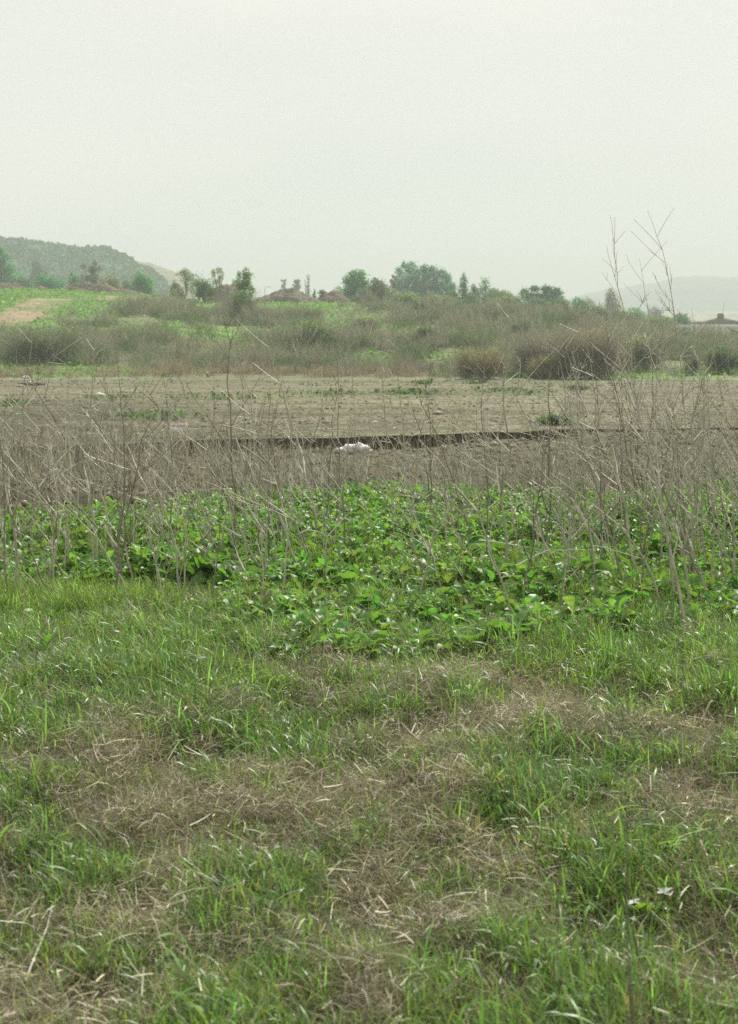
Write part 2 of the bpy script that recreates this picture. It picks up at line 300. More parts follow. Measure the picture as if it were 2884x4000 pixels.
def tree(name, label, cat, px, top, w, d, col, style='round', n=3500, size=.2, lowfrac=.25, group=None, trunkcol=(.10, .085, .065), var=.2, clumps=None):
    """a tree standing on the ground at distance d; top is its highest row and w its crown's width in photo pixels"""
    x = (px - CX) / F * d; gz = G(x, d); ht = EYE + (HZ - top) / F * d - gz; wd_ = 1.12 * w / F * d; col = np.array(col) * 1.25
    root = empty(name, (x, d, gz)); tag(root, label, cat, group)
    rr = random.Random(int(px * 7 + d)); cs = []; rs = []
    crest = float(np.interp((px - CX) / F, CU, CZ)); lo = max(ht * .1, EYE + (HZ - crest - 14) / F * d - gz)
    if clumps:
        for (ox, oz, rx, rz) in clumps: cs.append((ox * wd_, rr.uniform(-.2, .2) * wd_, lo + (ht - lo) * oz)); rs.append((rx * wd_, rx * wd_ * .9, rz * (ht - lo)))
    elif style == 'round':
        for k in range(13):
            a = 2.4 * k + rr.uniform(-.3, .3); q = rr.uniform(.2, .36); h = (k + .5) / 13 * .88
            f = math.sqrt(max(.03, 1 - h ** 2))
            cs.append((math.cos(a) * q * wd_ * f, math.sin(a) * q * wd_ * f, lo + (ht - lo) * h)); s = rr.uniform(.13, .22); rs.append((s * wd_, s * wd_, min(s * wd_, .18 * (ht - lo)) * .95))
        cs.append((0, 0, lo + (ht - lo) * .35)); rs.append((wd_ * .36, wd_ * .36, (ht - lo) * .38))
    elif style == 'conifer':
        for k in range(26):
            h = k / 26; q = (1 - h) * .5 + .05; a = rr.uniform(0, 6.28)
            cs.append((math.cos(a) * q * .6 * wd_, math.sin(a) * q * .6 * wd_, lo + (ht - lo) * (h * .96))); rs.append((q * wd_ * rr.uniform(.45, .8), q * wd_ * .55, (ht - lo) * .07))
    elif style == 'sparse':
        for k in range(30):
            a = rr.uniform(0, 6.28); h = rr.uniform(.02, 1) ** .8; q = rr.uniform(.03, .46) * (1.15 - .6 * h)
            cs.append((math.cos(a) * q * wd_, math.sin(a) * q * wd_, lo + (ht - lo) * h * .95)); s = rr.uniform(.05, .10); rs.append((s * wd_, s * wd_, s * wd_ * 1.2))
    elif style == 'spindly':
        for k in range(12):
            h = k / 11; a = rr.uniform(0, 6.28); q = rr.uniform(0, .36) * (1.1 - h)
            cs.append((math.cos(a) * q * wd_, math.sin(a) * q * wd_, lo + (ht - lo) * h * .93)); s = rr.uniform(.17, .3) * (1.25 - .7 * h); rs.append((s * wd_, s * wd_, s * wd_ * 1.2))
    tb = MB(); tr_ = max(.05, ht * .016)
    lean = rr.uniform(-.05, .05) * ht
    topz = ht * (.92 if style in ('conifer', 'spindly', 'sparse') else .6)
    tube(tb, [(0, 0, -.3), (lean * .2, 0, topz * .3), (lean * .6, 0, topz * .65), (lean, 0, topz)], tr_, tr_ * .3, np.array(trunkcol), 6)
    for c in cs:
        z0 = max(.08 * ht, min(c[2] * .55, topz * .8))
        tube(tb, [(lean * .5 * z0 / ht, 0, z0), (c[0] * .55, c[1] * .55, (z0 + c[2]) * .52), c], tr_ * .4, tr_ * .08, np.array(trunkcol), 4, False)
    tb.build('trunk', M_BARK, root)
    cb = MB(); leafcloud(cb, cs, rs, n, size, col, var=var); cb.build('crown', M_FOL, root)
    return root
DK = (.06, .19, .095); MD = (.08, .19, .085); LT = (.13, .16, .065); BR = (.15, .12, .08); BL = (.065, .10, .07)
tree('pine_tree', 'dark pine cut off by the left edge of the photo', 'tree', 8, 958, 185, 330, DK, 'conifer', 9000, .24, .1)
tree('tree', 'hazy blue green tree just right of the dark pine', 'tree', 150, 1010, 75, 480, BL, 'round', 3000, .28, .1)
tree('broadleaf_tree', 'low wide dark oak like tree behind the left dirt heaps', 'tree', 190, 1072, 125, 290, DK, 'round', 3500, .18, .1)
tree('bare_tree', 'thin brownish half bare tree in front of the left hill', 'tree', 362, 1008, 105, 300, (.11, .10, .065), 'sparse', 2600, .13, .15)
tree('broadleaf_tree', 'small dark tree touching the left side of the half bare tree', 'tree', 292, 1058, 62, 310, DK, 'round', 1600, .18, .1)
tree('broadleaf_tree', 'yellowish green rounded tree right of the half bare tree', 'tree', 440, 1074, 85, 300, (.14, .15, .06), 'round', 2200, .17, .1)
tree('broadleaf_tree', 'dark green tree with uneven domed crown below the end of the left hill', 'tree', 560, 1064, 100, 260, MD, 'round', 3200, .16, .1)
tree('sapling', 'pale spindly tree left of the tall dirt heap', 'tree', 727, 1046, 130, 205, (.16, .19, .11), 'sparse', 1200, .10, .1)
tree('sapling', 'sparse pale tree rising directly behind the tall dirt heap', 'tree', 857, 1036, 95, 235, (.17, .20, .12), 'sparse', 800, .11, .1)
tree('sapling', 'leafy pale tree right of the tall dirt heap with bushy base', 'tree', 950, 1048, 135, 160, (.13, .18, .09), 'sparse', 2800, .085, .08)
tree('shrub_tree', 'faint small leafless tree left of the palm', 'tree', 1112, 1088, 45, 420, (.16, .16, .10), 'sparse', 500, .16, .1)
tree('sapling', 'thin see through tree right of the palm', 'tree', 1204, 1070, 42, 330, (.10, .12, .07), 'spindly', 900, .12, .1)
tree('small_conifer', 'tiny stepped conifer on the low dirt heap', 'tree', 1229, 1124, 26, 215, DK, 'conifer', 700, .08, .1)
tree('shrub_tree', 'pale hazy shrub left of the eucalyptus', 'tree', 1335, 1118, 90, 330, (.15, .17, .11), 'round', 1300, .2, .1)
tree('eucalyptus_tree', 'dark eucalyptus at the skyline left of the big pines', 'tree', 1392, 1052, 95, 250, MD, 'round', 4500, .15, .15, clumps=[(-.35, .72, .13, .13), (-.1, .86, .18, .13), (.18, .85, .17, .12), (0, .65, .34, .2), (.25, .55, .25, .2), (-.3, .45, .2, .2), (.1, .35, .4, .25)])
tree('broadleaf_tree', 'brownish green rounded tree between eucalyptus and big pines', 'tree', 1478, 1082, 105, 240, (.075, .09, .05), 'round', 3800, .14, .1)
tree('bare_tree', 'pale wispy tree touching the left side of the big pines', 'tree', 1537, 1070, 50, 300, (.16, .16, .10), 'sparse', 800, .12, .1)
tree('pine_tree', 'largest dark pine clump on the skyline with several domed heads', 'tree', 1662, 1026, 225, 330, (.05, .15, .075), 'round', 15000, .19, .15,
     clumps=[(-.40, .80, .06, .12), (-.33, .95, .045, .08), (-.27, .86, .07, .12), (-.19, .93, .05, .09), (-.12, .78, .08, .12), (-.02, .86, .06, .1), (.03, .78, .08, .12), (.10, .88, .05, .08), (.16, .76, .07, .12), (.26, .78, .07, .1), (.33, .68, .07, .12), (.41, .5, .06, .12), (-.44, .55, .05, .14), (-.25, .55, .2, .22), (.02, .5, .2, .24), (.25, .42, .18, .22), (-.2, .2, .25, .25), (.15, .15, .28, .22), (.42, .2, .1, .14)])
tree('eucalyptus_tree', 'narrow spindly tree just right of the big pines', 'tree', 1812, 1063, 82, 270, (.07, .14, .07), 'spindly', 2400, .14, .1)
tree('broadleaf_tree', 'pointed dark tree second to the right of the big pines', 'tree', 1895, 1088, 100, 270, (.07, .14, .07), 'spindly', 2400, .14, .1)
tree('broadleaf_tree', 'small hazy tree between the two pointed trees', 'tree', 1855, 1105, 60, 285, (.08, .10, .06), 'round', 1700, .15, .1)
tree('shrub_tree', 'low light green tree right of the pointed trees', 'tree', 1960, 1128, 120, 250, (.10, .14, .06), 'round', 3200, .14, .1)
tree('eucalyptus_tree', 'three headed eucalyptus standing alone right of centre', 'tree', 2118, 1112, 155, 260, (.065, .13, .07), 'round', 5200, .14, .2,
     clumps=[(-.38, .74, .12, .14), (-.18, .86, .12, .11), (.08, .84, .13, .13), (.3, .76, .15, .14), (-.25, .6, .2, .14), (.05, .6, .2, .14), (.33, .55, .14, .14), (0, .4, .4, .15)])
tree('shrub_tree', 'dark layered shrub right of the three headed eucalyptus', 'tree', 2265, 1163, 80, 230, DK, 'round', 2200, .12, .1)
tree('bare_tree', 'tall hazy grey brown bare tree before the far blue hill', 'tree', 2385, 1138, 110, 420, (.17, .155, .11), 'spindly', 4200, .22, .05)
tree('bare_tree', 'lower pale bare tree left of the tall hazy one', 'tree', 2305, 1160, 80, 450, (.18, .17, .12), 'round', 2000, .22, .05)
tree('cypress_tree', 'tiny dark narrow cypress at the foot of the bare tree', 'tree', 2341, 1178, 18, 330, (.035, .06, .03), 'conifer', 900, .12, .05)
tree('broadleaf_tree', 'flat topped green tree left of the bluish tree', 'tree', 2485, 1203, 110, 330, MD, 'round', 3000, .18, .1)
tree('tree', 'bluish hazy tree below the far hill', 'tree', 2565, 1198, 80, 520, BL, 'round', 2200, .28, .1)
tree('broadleaf_tree', 'dark green domed tree beside the white barrier', 'tree', 2662, 1220, 95, 300, (.055, .14, .065), 'round', 3600, .16, .1)
for (px, top, w, d, c, lab) in [(1325, 1150, 70, 215, (.11, .14, .08), 'low grey green shrub at the foot of the pale shrub left of the eucalyptus'), (1425, 1118, 90, 235, (.08, .10, .06), 'mid height shrub filling the gap between eucalyptus and rounded tree'), (1535, 1128, 80, 235, (.11, .15, .08), 'pale green shrub before the pale wispy tree'),
        (1600, 1135, 90, 225, (.10, .14, .07), 'green shrub at the left foot of the big pines'), (1700, 1140, 100, 225, (.12, .14, .09), 'grey green shrub at the right foot of the big pines'), (1775, 1128, 60, 250, (.06, .095, .05), 'dark shrub between the big pines and the spindly tree'), (1835, 1145, 70, 230, (.10, .13, .08), 'hazy shrub right of the spindly tree'),
        (1925, 1120, 70, 255, (.07, .11, .06), 'dark green shrub right of the second pointed tree'), (2010, 1150, 90, 240, (.10, .15, .07), 'light green shrub left of the three headed eucalyptus'), (2110, 1160, 120, 235, (.09, .12, .07), 'undergrowth below the three headed eucalyptus'), (2200, 1160, 80, 240, (.10, .13, .08), 'low shrub right of the three headed eucalyptus'),
        (2340, 1196, 110, 240, (.11, .13, .08), 'low brushy shrub below the tall hazy bare tree'), (2430, 1212, 100, 250, (.09, .12, .065), 'green brush right of the tiny cypress'), (2610, 1236, 60, 290, (.12, .17, .07), 'small light green shrub left of the dark domed tree'), (1265, 1132, 50, 205, (.10, .13, .07), 'small shrub on the right of the wide dirt heap'),
        (95, 1082, 90, 320, (.06, .10, .05), 'hazy dark shrub at the right foot of the left edge pine'), (500, 1092, 60, 290, (.09, .13, .07), 'pale shrub between the yellowish tree and the dark domed tree'), (690, 1100, 60, 215, (.10, .11, .07), 'low shrub left below the pale spindly tree')]:
    tree('shrub', lab, 'shrub', px, top, w, d, c, 'round', int(18 * w), .13 * d / 230, .1)
# palm
def palm():
    d = 520; x = (1160 - CX) / F * d; gz = G(x, d); top = EYE + (HZ - 1105) / F * d - gz
    r = empty('palm_tree', (x, d, gz)); tag(r, 'single fan palm sticking up behind the dirt heaps', 'palm')
    m = MB(); tube(m, [(0, 0, 0), (.1, 0, top * .5), (0, 0, top - .6)], .35, .28, np.array([.12, .1, .07]), 8); m.build('trunk', M_BARK, r)
    m = MB(); n = 160
    az = rg.random(n) * 6.283; e0 = R(-70) + rg.random(n) * R(155); L_ = 1.7 + rg.random(n) * .5
    p, t = arcs(n, np.tile([0, 0, top - .6], (n, 1)), L_, az, e0, e0 - .6, 5)
    W = np.array([.06, .25, .8, .6, .05])[None] * (np.ones(n) * .8)[:, None]
    ribbons(m, p, W, np.stack([-np.sin(az), np.cos(az), 0 * az], -1), jit((.05, .075, .035), n)); m.build('crown', M_FOL, r)
palm()
# ------------------------------------------------------------ shrubs on the mound
def twigbush(mb, cx, cy, gz, rad, ht, n, col, wd=.03, var=.25):
    az = rg.random(n) * 6.283; rr = rad * np.sqrt(rg.random(n)) * .55
    root = np.stack([cx + np.cos(az) * rr, cy + np.sin(az) * rr, gz + 0 * az + rg.random(n) * ht * .55], -1)
    a2 = az + rg.normal(0, .7, n); e = R(80) - R(65) * (rr / rad / .55) * rg.random(n); L_ = ht * (.35 + .45 * rg.random(n))
    L_ = L_ * np.clip(1.15 - .5 * (rr / rad), .3, 1)
    p, t = arcs(n, root, L_, a2, e, e - .3, 3)
    sd = rg.normal(size=(n, 3)); sd /= np.linalg.norm(sd, axis=1)[:, None]
    ribbons(mb, p, np.array([1, .8, .2])[None] * (wd * (.6 + .8 * rg.random(n)))[:, None], sd, jit(col, n, var))
BUSHES = []
def bush(name, label, px, bottom, top, w, col, n, size=.09, twig=0, tcol=(.14, .12, .09), group=None, cat='bush', clumps=None):
    g = at(px, bottom); d = g.y; wd_ = w / F * d; ht = (bottom - top) / F * d
    r = empty(name, g); tag(r, label, cat, group); rr = random.Random(int(px + bottom)); BUSHES.append((g.x, g.y, wd_))
    cs = [(0, 0, ht * .45)]; rs = [(wd_ * .4, wd_ * .4, ht * .45)]
    for k in range(9):
        a = rr.uniform(0, 6.28); q = rr.uniform(.15, .36); s = rr.uniform(.12, .2); h = rr.uniform(.2, .85)
        cs.append((math.cos(a) * q * wd_, math.sin(a) * q * wd_, ht * h)); rs.append((s * wd_, s * wd_, min(s * wd_, ht * .22)))
    m = MB(); leafcloud(m, cs, rs, int(n * .6), size, np.array(col) * 1.7, var=.3, shell=.35)
    m.build('foliage', M_FOL, r); m = MB()
    if twig: twigbush(m, 0, 0, 0, wd_ * .8, ht * 1.0, int(twig * .7), np.array(tcol) * np.array([1.7, 1.85, 2.0]))
    if twig: m.build('twigs', M_TWIG, r)
    m = MB()
    for k in range(7):
        a = rr.uniform(0, 6.28); q = rr.uniform(.15, .4)
        tube(m, [(0, 0, -.1), (math.cos(a) * q * wd_ * .4, math.sin(a) * q * wd_ * .4, ht * .4), (math.cos(a) * q * wd_, math.sin(a) * q * wd_, ht * rr.uniform(.6, .9))], .035, .01, np.array([.11, .09, .07]), 4)
    m.build('stem', M_BARK, r)
bush('bush', 'broad dark olive bush at the left foot of the mound', 165, 1412, 1272, 290, (.10, .12, .06), 6500, .06, 2800, (.12, .12, .08))
bush('bush', 'dark green bush at the left of the tall dirt heap', 800, 1184, 1076, 115, (.06, .085, .045), 5000, .08)
bush('bush', 'green bushy growth below the leafy pale tree', 945, 1262, 1130, 120, (.075, .115, .055), 4500, .075, 900)
bush('bush', 'open green bush with bare stems in the middle of the slope', 1228, 1362, 1245, 145, (.085, .125, .055), 3500, .07, 800)
bush('bush', 'round brown bush on the green part of the slope', 1424, 1302, 1244, 110, (.09, .085, .06), 2800, .07, 1200)
bush('bush', 'small dark bush high on the slope below the big pines', 1640, 1238, 1182, 60, (.055, .07, .045), 1600, .07, 400)
bush('bush', 'dark green bush halfway down the slope right of centre', 1668, 1352, 1275, 105, (.05, .08, .04), 3200, .07, 500)
bush('bush', 'dark bush on the slope below the three headed eucalyptus', 2025, 1318, 1258, 90, (.055, .075, .045), 2600, .07, 500)
bush('bush', 'tall brown bare bush at the foot of the right slope', 2300, 1482, 1275, 230, (.16, .15, .10), 3000, .05, 4200, (.16, .135, .095))
bush('bush', 'grey brown bush touching the left side of the tall brown bush', 2120, 1470, 1310, 180, (.15, .145, .10), 2600, .06, 2800, (.13, .11, .08))
bush('bush', 'left yellow leaved bush at the foot of the slope', 1880, 1478, 1362, 190, (.135, .125, .06), 4000, .05, 2600, (.16, .13, .08))
bush('bush', 'right yellow leaved bush before the grey brown bush', 2150, 1480, 1388, 140, (.135, .125, .058), 3600, .05, 1800, (.16, .13, .08))
bush('bush', 'rounded dark green bush at the right edge of the slope foot', 2822, 1458, 1356, 165, (.055, .085, .04), 6500, .06, 700)
bush('bush', 'upright dark green bush under the end of the white barrier', 2665, 1352, 1284, 55, (.05, .08, .04), 2400, .07, 200)
bush('bush', 'low dark bush left of the rounded edge bush', 2700, 1462, 1405, 70, (.06, .075, .045), 2000, .06, 300)
bush('bush', 'bright green shrub beside the left dirt heap', 152, 1132, 1096, 75, (.13, .18, .06), 1500, .1)
bush('bush', 'light brushy shrub mound right below the big pines', 1720, 1205, 1155, 170, (.12, .12, .075), 3600, .09, 500)
bush('bush', 'light green shrub mound left below the big pines', 1580, 1200, 1140, 130, (.10, .13, .07), 3000, .09, 300)
bush('bush', 'light green rounded bush below the low light green tree', 1960, 1205, 1160, 90, (.12, .15, .07), 2200, .09)
bush('bush', 'low green bushes under the dark domed tree', 2560, 1300, 1240, 170, (.085, .11, .06), 3800, .09, 500)
bush('bush', 'hazy brown bush between tall brown bush and right edge', 2480, 1440, 1310, 190, (.15, .145, .10), 2400, .07, 2400, (.13, .115, .085))
# dry scrub over the whole mound
mb = MB(); n = 6000; cy = 90 + 98 * rg.random(n) ** .9; cx = (rg.random(n) - .5) * 2 * (cy * .30)
for (bx, by, bw) in BUSHES:
    k = int(10 * bw); a = rg.random(k) * 6.283; q = bw * (.35 + .45 * rg.random(k)); cx = np.append(cx, bx + np.cos(a) * q); cy = np.append(cy, np.maximum(88.6, by + np.sin(a) * q * .7))
n = len(cx); gz = H(cx, cy); px = cx / cy * F + CX; py = HZ - (gz - EYE) / cy * F
gr = greenness(cx, cy); tk = track(cx, cy); den = fbm(cx * .09, cy * .09, 131); cnt = 0
for i in range(n):
    if gr[i] > .2 + .28 * rg.random() or tk[i] < 2.2: continue
    if den[i] < .42 and rg.random() < .75: continue
    foot = cy[i] < 97
    sz = (.45 + .75 * rg.random()) * (1 if not foot else .6) * (1 - .7 * float(S(155, 182, cy[i]))) * (1 + .35 * float(S(1650, 1950, px[i])) * float(S(94, 102, cy[i])) * (1 - float(S(135, 160, cy[i])))); v = rg.random()
    base_c = np.array([.26, .26, .185])
    if v < .4: base_c = np.array([.14, .20, .09])
    elif v < .5: base_c = np.array([.19, .18, .13])
    if foot and -25 < cx[i] < 3: base_c = np.array([.30, .25, .18]); sz *= 1.1
    nn = int(90 * sz * (130 / cy[i]) ** .8) + 20
    twigbush(mb, cx[i], cy[i], gz[i] - .05, sz * 1.25, sz * 1.15 * (1 + .6 * (v > .92)), nn, base_c, .034 * cy[i] / 120)
tag(mb.build('dry_scrub', M_TWIG), 'grey brown dry scrub covering the mound slope', 'scrub', kind='stuff')
# low green cover on the mound
mb = MB(); n = 60000; cy = 89 + 110 * rg.random(n); cx = (rg.random(n) - .5) * 2 * (cy * .28)
gr = greenness(cx, cy); tk = track(cx, cy); ok = (rg.random(n) < gr * 1.5) & ((tk > 2.0) | (rg.random(n) < .04)); cx = cx[ok]; cy = cy[ok]; n = len(cx)
gz = H(cx, cy); a = rg.normal(size=(n, 3)) * [1, 1, .45]; a /= np.linalg.norm(a, axis=1)[:, None]; b = np.cross(a, rg.normal(size=(n, 3)) * [.4, .4, 1]); b /= np.linalg.norm(b, axis=1)[:, None]
p = np.stack([cx, cy, gz + rg.random(n) * .3 * (.4 + fbm(cx * .8, cy * .8, 9))], -1); s = (.07 + .12 * rg.random(n))[:, None]
mb.add(np.stack([p - a * s, p + b * s * .6, p + a * s, p - b * s * .6], 1).reshape(-1, 3), np.arange(n * 4).reshape(-1, 4), np.repeat(jit((.14, .24, .07), n, .25), 4, 0))
tag(mb.build('green_ground_cover', M_FOL), 'low green weeds covering parts of the mound', 'weeds', kind='stuff')
# chaparral on the left hill
mb = MB(); n = 26000; X, Y, Z = hx; r_, c_ = X.shape
ri = rg.integers(5, 70, n); ci = rg.integers(0, c_, n); fx = rg.random(n); cc = np.clip(ci + 1, 0, c_ - 1)
p = np.stack([X[ri, ci] * (1 - fx) + X[ri, cc] * fx, Y[ri, ci] + rg.normal(0, 1.5, n), Z[ri, ci] * (1 - fx) + Z[ri, cc] * fx + rg.random(n) * 1.2], -1)
keep = (p[:, 0] > -300) & (p[:, 2] > 2); p = p[keep]; n = len(p)
a = rg.normal(size=(n, 3)); a /= np.linalg.norm(a, axis=1)[:, None]; b = np.cross(a, rg.normal(size=(n, 3))); b /= np.linalg.norm(b, axis=1)[:, None]; s = (.4 + .9 * rg.random(n))[:, None]
mb.add(np.stack([p - a * s, p + b * s * .7, p + a * s, p - b * s * .7], 1).reshape(-1, 3), np.arange(n * 4).reshape(-1, 4), np.repeat(jit((.065, .14, .06), n, .38), 4, 0))
tag(mb.build('chaparral', M_TWIG), 'dark evergreen brush covering the left hill', 'brush', kind='stuff')
# ------------------------------------------------------------ dirt heaps on the crest
def heap(label, px, w, top, d, seed, col=(.14, .12, .09), depth=3.0, prof=None):
    x0 = (px - CX) / F * d; wd_ = w / F * d; gz = G(x0, d); ht = EYE + (HZ - top) / F * d - gz
    uu = np.linspace(-1, 1, 90)[None]; vv = np.linspace(-1, 1, 40)[:, None]
    X = uu * wd_ / 2 + 0 * vv; Y = vv * depth + 0 * uu
    e = np.clip(1 - uu ** 2, 0, 1) ** .6 * np.clip(1 - vv ** 2, 0, 1) ** .8
    pf = np.interp(uu, np.linspace(-1, 1, len(prof)), prof) if prof else 1
    Zl = ht * e * pf * (.72 + .5 * fbm(X * .8 + seed, Y * .8, seed, 3)) + (fbm(X * 3, Y * 3, seed + 3, 3) - .5) * .5 * e ** .5
    Zg = H(X + x0, Y + d) - gz
    Z = Zg + Zl - .12 * (e < .02)
    n = fbm(X * 2, Y * 2, seed + 1)[..., None]
    m = MB(); grid(m, X, Y, Z, np.array(col) * (.65 + .7 * n)); o = m.build('dirt_heap', mat_heap, smooth=False, loc=(x0, d, gz)); tag(o, label, 'dirt heap', 'dirt heaps on the crest'); return o
mat_heap = mat('heaped_soil', .95, .1, noise=[((2, 2, 4), .6, 1.4, 5)], bump=[((4, 4, 4), 1, .15)])
heap('brown dirt heap beside the dark pine at the left edge', 30, 250, 1098, 196, 201, prof=[.5, .7, .9, 1, .9, .6, .4, .2])
heap('long low flat topped dirt heap left of centre with a steep face', 410, 400, 1106, 196, 202, (.13, .115, .085), prof=[.6, .9, 1, .85, .95, .7, .8, .55, .4])
heap('tallest dirt heap between the spindly trees', 885, 190, 1104, 196, 203, (.15, .13, .095), 3, prof=[.4, .6, .9, 1, .95, .5])
heap('wide dirt heap in front of the palm', 1120, 320, 1124, 200, 204, (.15, .135, .10), prof=[.5, .65, .8, 1, 1, .7, .6, .5])
heap('low dirt heap between the palm and the eucalyptus', 1305, 150, 1140, 200, 205, (.13, .10, .075), prof=[.5, .9, 1, .8, .5])
heap('small low dirt heap behind the bright green shrub', 160, 60, 1116, 200, 206, (.15, .11, .08))
# ------------------------------------------------------------ wall and houses at the right
M_PAINT = mat('painted_wall', .7, .3, attr=False, color=(.62, .62, .56), noise=[((3, 3, 3), .9, 1.08, 3)])
M_ROOF = mat('roof_tiles', .9, .15, attr=False, color=(.085, .065, .055), noise=[((1, 1, 3), .7, 1.3, 4)])
M_HWALL = mat('house_wall', .8, .2, attr=False, color=(.38, .34, .27), noise=[((2, 2, 2), .85, 1.1, 3)])
M_GLASS = mat('window_glass', .15, .5, attr=False, color=(.04, .045, .05))
def box(mb, c, s, col=(1, 1, 1)):
    x, y, z = c; a, b, d = s[0] / 2, s[1] / 2, s[2] / 2
    v = [(x + i * a, y + j * b, z + k * d) for i in (-1, 1) for j in (-1, 1) for k in (-1, 1)]
    mb.add(v, [(0, 1, 3, 2), (4, 6, 7, 5), (0, 4, 5, 1), (2, 3, 7, 6), (0, 2, 6, 4), (1, 5, 7, 3)], col)
d = 285; xa = (2640 - CX) / F * d; xb = (3300 - CX) / F * d; zt = EYE + (HZ - 1268) / F * d; zb = EYE + (HZ - 1279) / F * d
r = empty('road_barrier', ((xa + xb) / 2, d, G((xa + xb) / 2, d))); tag(r, 'long white concrete road barrier in front of the dark roofs', 'barrier'); g0 = r.location.z
mb = MB(); box(mb, (0, 0, (zt + zb) / 2 - g0), (xb - xa, .3, zt - zb)); mb.build('rail', M_PAINT, r)
for k in range(8):
    mb = MB(); hh = zb - g0 + 1.5; box(mb, ((k + .3) / 8 * (xb - xa) - (xb - xa) / 2, .25, hh / 2 - 1.5 + .0), (.35, .4, hh - .01)); mb.build('post', M_PAINT, r)
def house(label, px0, px1, ridge, eave, d, cup=False, name='house'):
    xa = (px0 - CX) / F * d; xb = (px1 - CX) / F * d; c = (xa + xb) / 2; w = xb - xa; gz = G(c, d)
    ze = EYE + (HZ - eave) / F * d - gz; zr = EYE + (HZ - ridge) / F * d - gz; dp = w * .7
    r = empty(name, (c, d, gz)); tag(r, label, 'house')
    m = MB(); box(m, (0, 0, ze / 2), (w * .9, dp * .9, ze)); m.build('wall', M_HWALL, r)
    m = MB(); a, b = w / 2, dp / 2; k = w * .06
    v = [(-a, -b, ze + .02), (a, -b, ze + .02), (a, b, ze + .02), (-a, b, ze + .02), (-k, 0, zr), (k, 0, zr), (-a, -b, ze + .3), (a, -b, ze + .3), (a, b, ze + .3), (-a, b, ze + .3)]
    m.add(v, [(3, 2, 1, 0), (0, 1, 7, 6), (1, 2, 8, 7), (2, 3, 9, 8), (3, 0, 6, 9), (6, 7, 5, 4), (8, 9, 4, 5)], (1, 1, 1)); m.add(v, [(7, 8, 5), (9, 6, 4)], (1, 1, 1)); rf = m.build('roof', M_ROOF, r)
    if cup:
        m = MB(); box(m, (0, 0, zr + .1), (1.2, 1.2, 1.1)); box(m, (0, 0, zr + .75), (.9, .9, .22)); m.build('chimney', mat('brick', .9, .1, attr=False, color=(.16, .07, .055)), rf)
    for k in (-.28, .0, .28):
        m = MB(); box(m, (k * w, -dp * .45 - .02, ze * .55), (w * .1, .06, ze * .3)); m.build('window', M_GLASS, r)
house('brown hip roofed house with a red brick chimney behind the white barrier', 2745, 2885, 1240, 1264, 340, True)
house('low small dark roof left of the chimney house', 2706, 2762, 1255, 1265, 345)
house('long low dark roof cut by the right edge of the photo', 2850, 3050, 1250, 1264, 360)
# street lamp far off at px 1040
d = 420; x = (1035 - CX) / F * d; gz = G(x, d); zt = EYE + (HZ - 1121) / F * d - gz
r = empty('street_lamp', (x, d, gz)); tag(r, 'thin far off street lamp with curved arm behind the dirt heaps', 'street lamp')
mb = MB(); tube(mb, [(0, 0, 0), (0, 0, zt * .5), (0, 0, zt - .5), (.25, 0, zt - .1), (.9, 0, zt)], .09, .05, np.array([.3, .3, .3]), 6); mb.build('pole', M_STALK, r)
mb = MB(); tube(mb, [(.8, 0, zt), (1.1, 0, zt + .05), (1.6, 0, zt)], [.05, .15, .06], 0, np.array([.35, .35, .35]), 6); mb.build('lamp_head', M_STALK, r)
# ------------------------------------------------------------ field details
def clodset(mb, xs, ys, sz, col, sink=.3):
    n = len(xs); g = H(xs, ys)
    o = np.array([[1, 0, 0], [-1, 0, 0], [0, 1, 0], [0, -1, 0], [0, 0, 1], [0, 0, -1]], float)
    v = o[None] * (sz[:, None, None] * (.6 + .8 * rg.random((n, 6, 1)))) + rg.normal(0, .18, (n, 6, 3)) * sz[:, None, None]
    v[..., 2] *= .7; v += np.stack([xs, ys, g + sz * sink], -1)[:, None]
    f = np.array([[0, 2, 4], [2, 1, 4], [1, 3, 4], [3, 0, 4], [2, 0, 5], [1, 2, 5], [3, 1, 5], [0, 3, 5]])
    mb.add(v.reshape(-1, 3), (np.arange(n)[:, None, None] * 6 + f[None]).reshape(-1, 3), np.repeat(jit(col, n, .2), 6, 0))
mb = MB(); n = 12000; t = rg.random(n) ** 1.3; ys = 25.5 + 62 * t; xs = (rg.random(n) - .5) * 2 * (ys * .27 + 1)
ok = (ys > lip(xs) + .1) & (fbm(xs * .15, ys * .9, 141) + .25 * S(3, -8, xs) * S(60, 35, ys) > .47 - .0); xs = xs[ok]; ys = ys[ok]
clodset(mb, xs, ys, (.010 + .04 * rg.random(len(xs)) ** 4) * (ys / 35) ** .6, (.19, .172, .12))
tag(mb.build('soil_clods', M_SOIL), 'brown clods strewn over the tilled dirt field', 'soil', kind='stuff')
mb = MB(); n = 5000; xs = (rg.random(n) - .5) * 18; ys = 13 + (lip(xs) - 13.2) * rg.random(n)
clodset(mb, xs, ys, .02 + .06 * rg.random(n) ** 2.5, (.19, .172, .12)); tag(mb.build('soil_clods', M_SOIL), 'loose soil clods before the ditch bank', 'soil', kind='stuff')
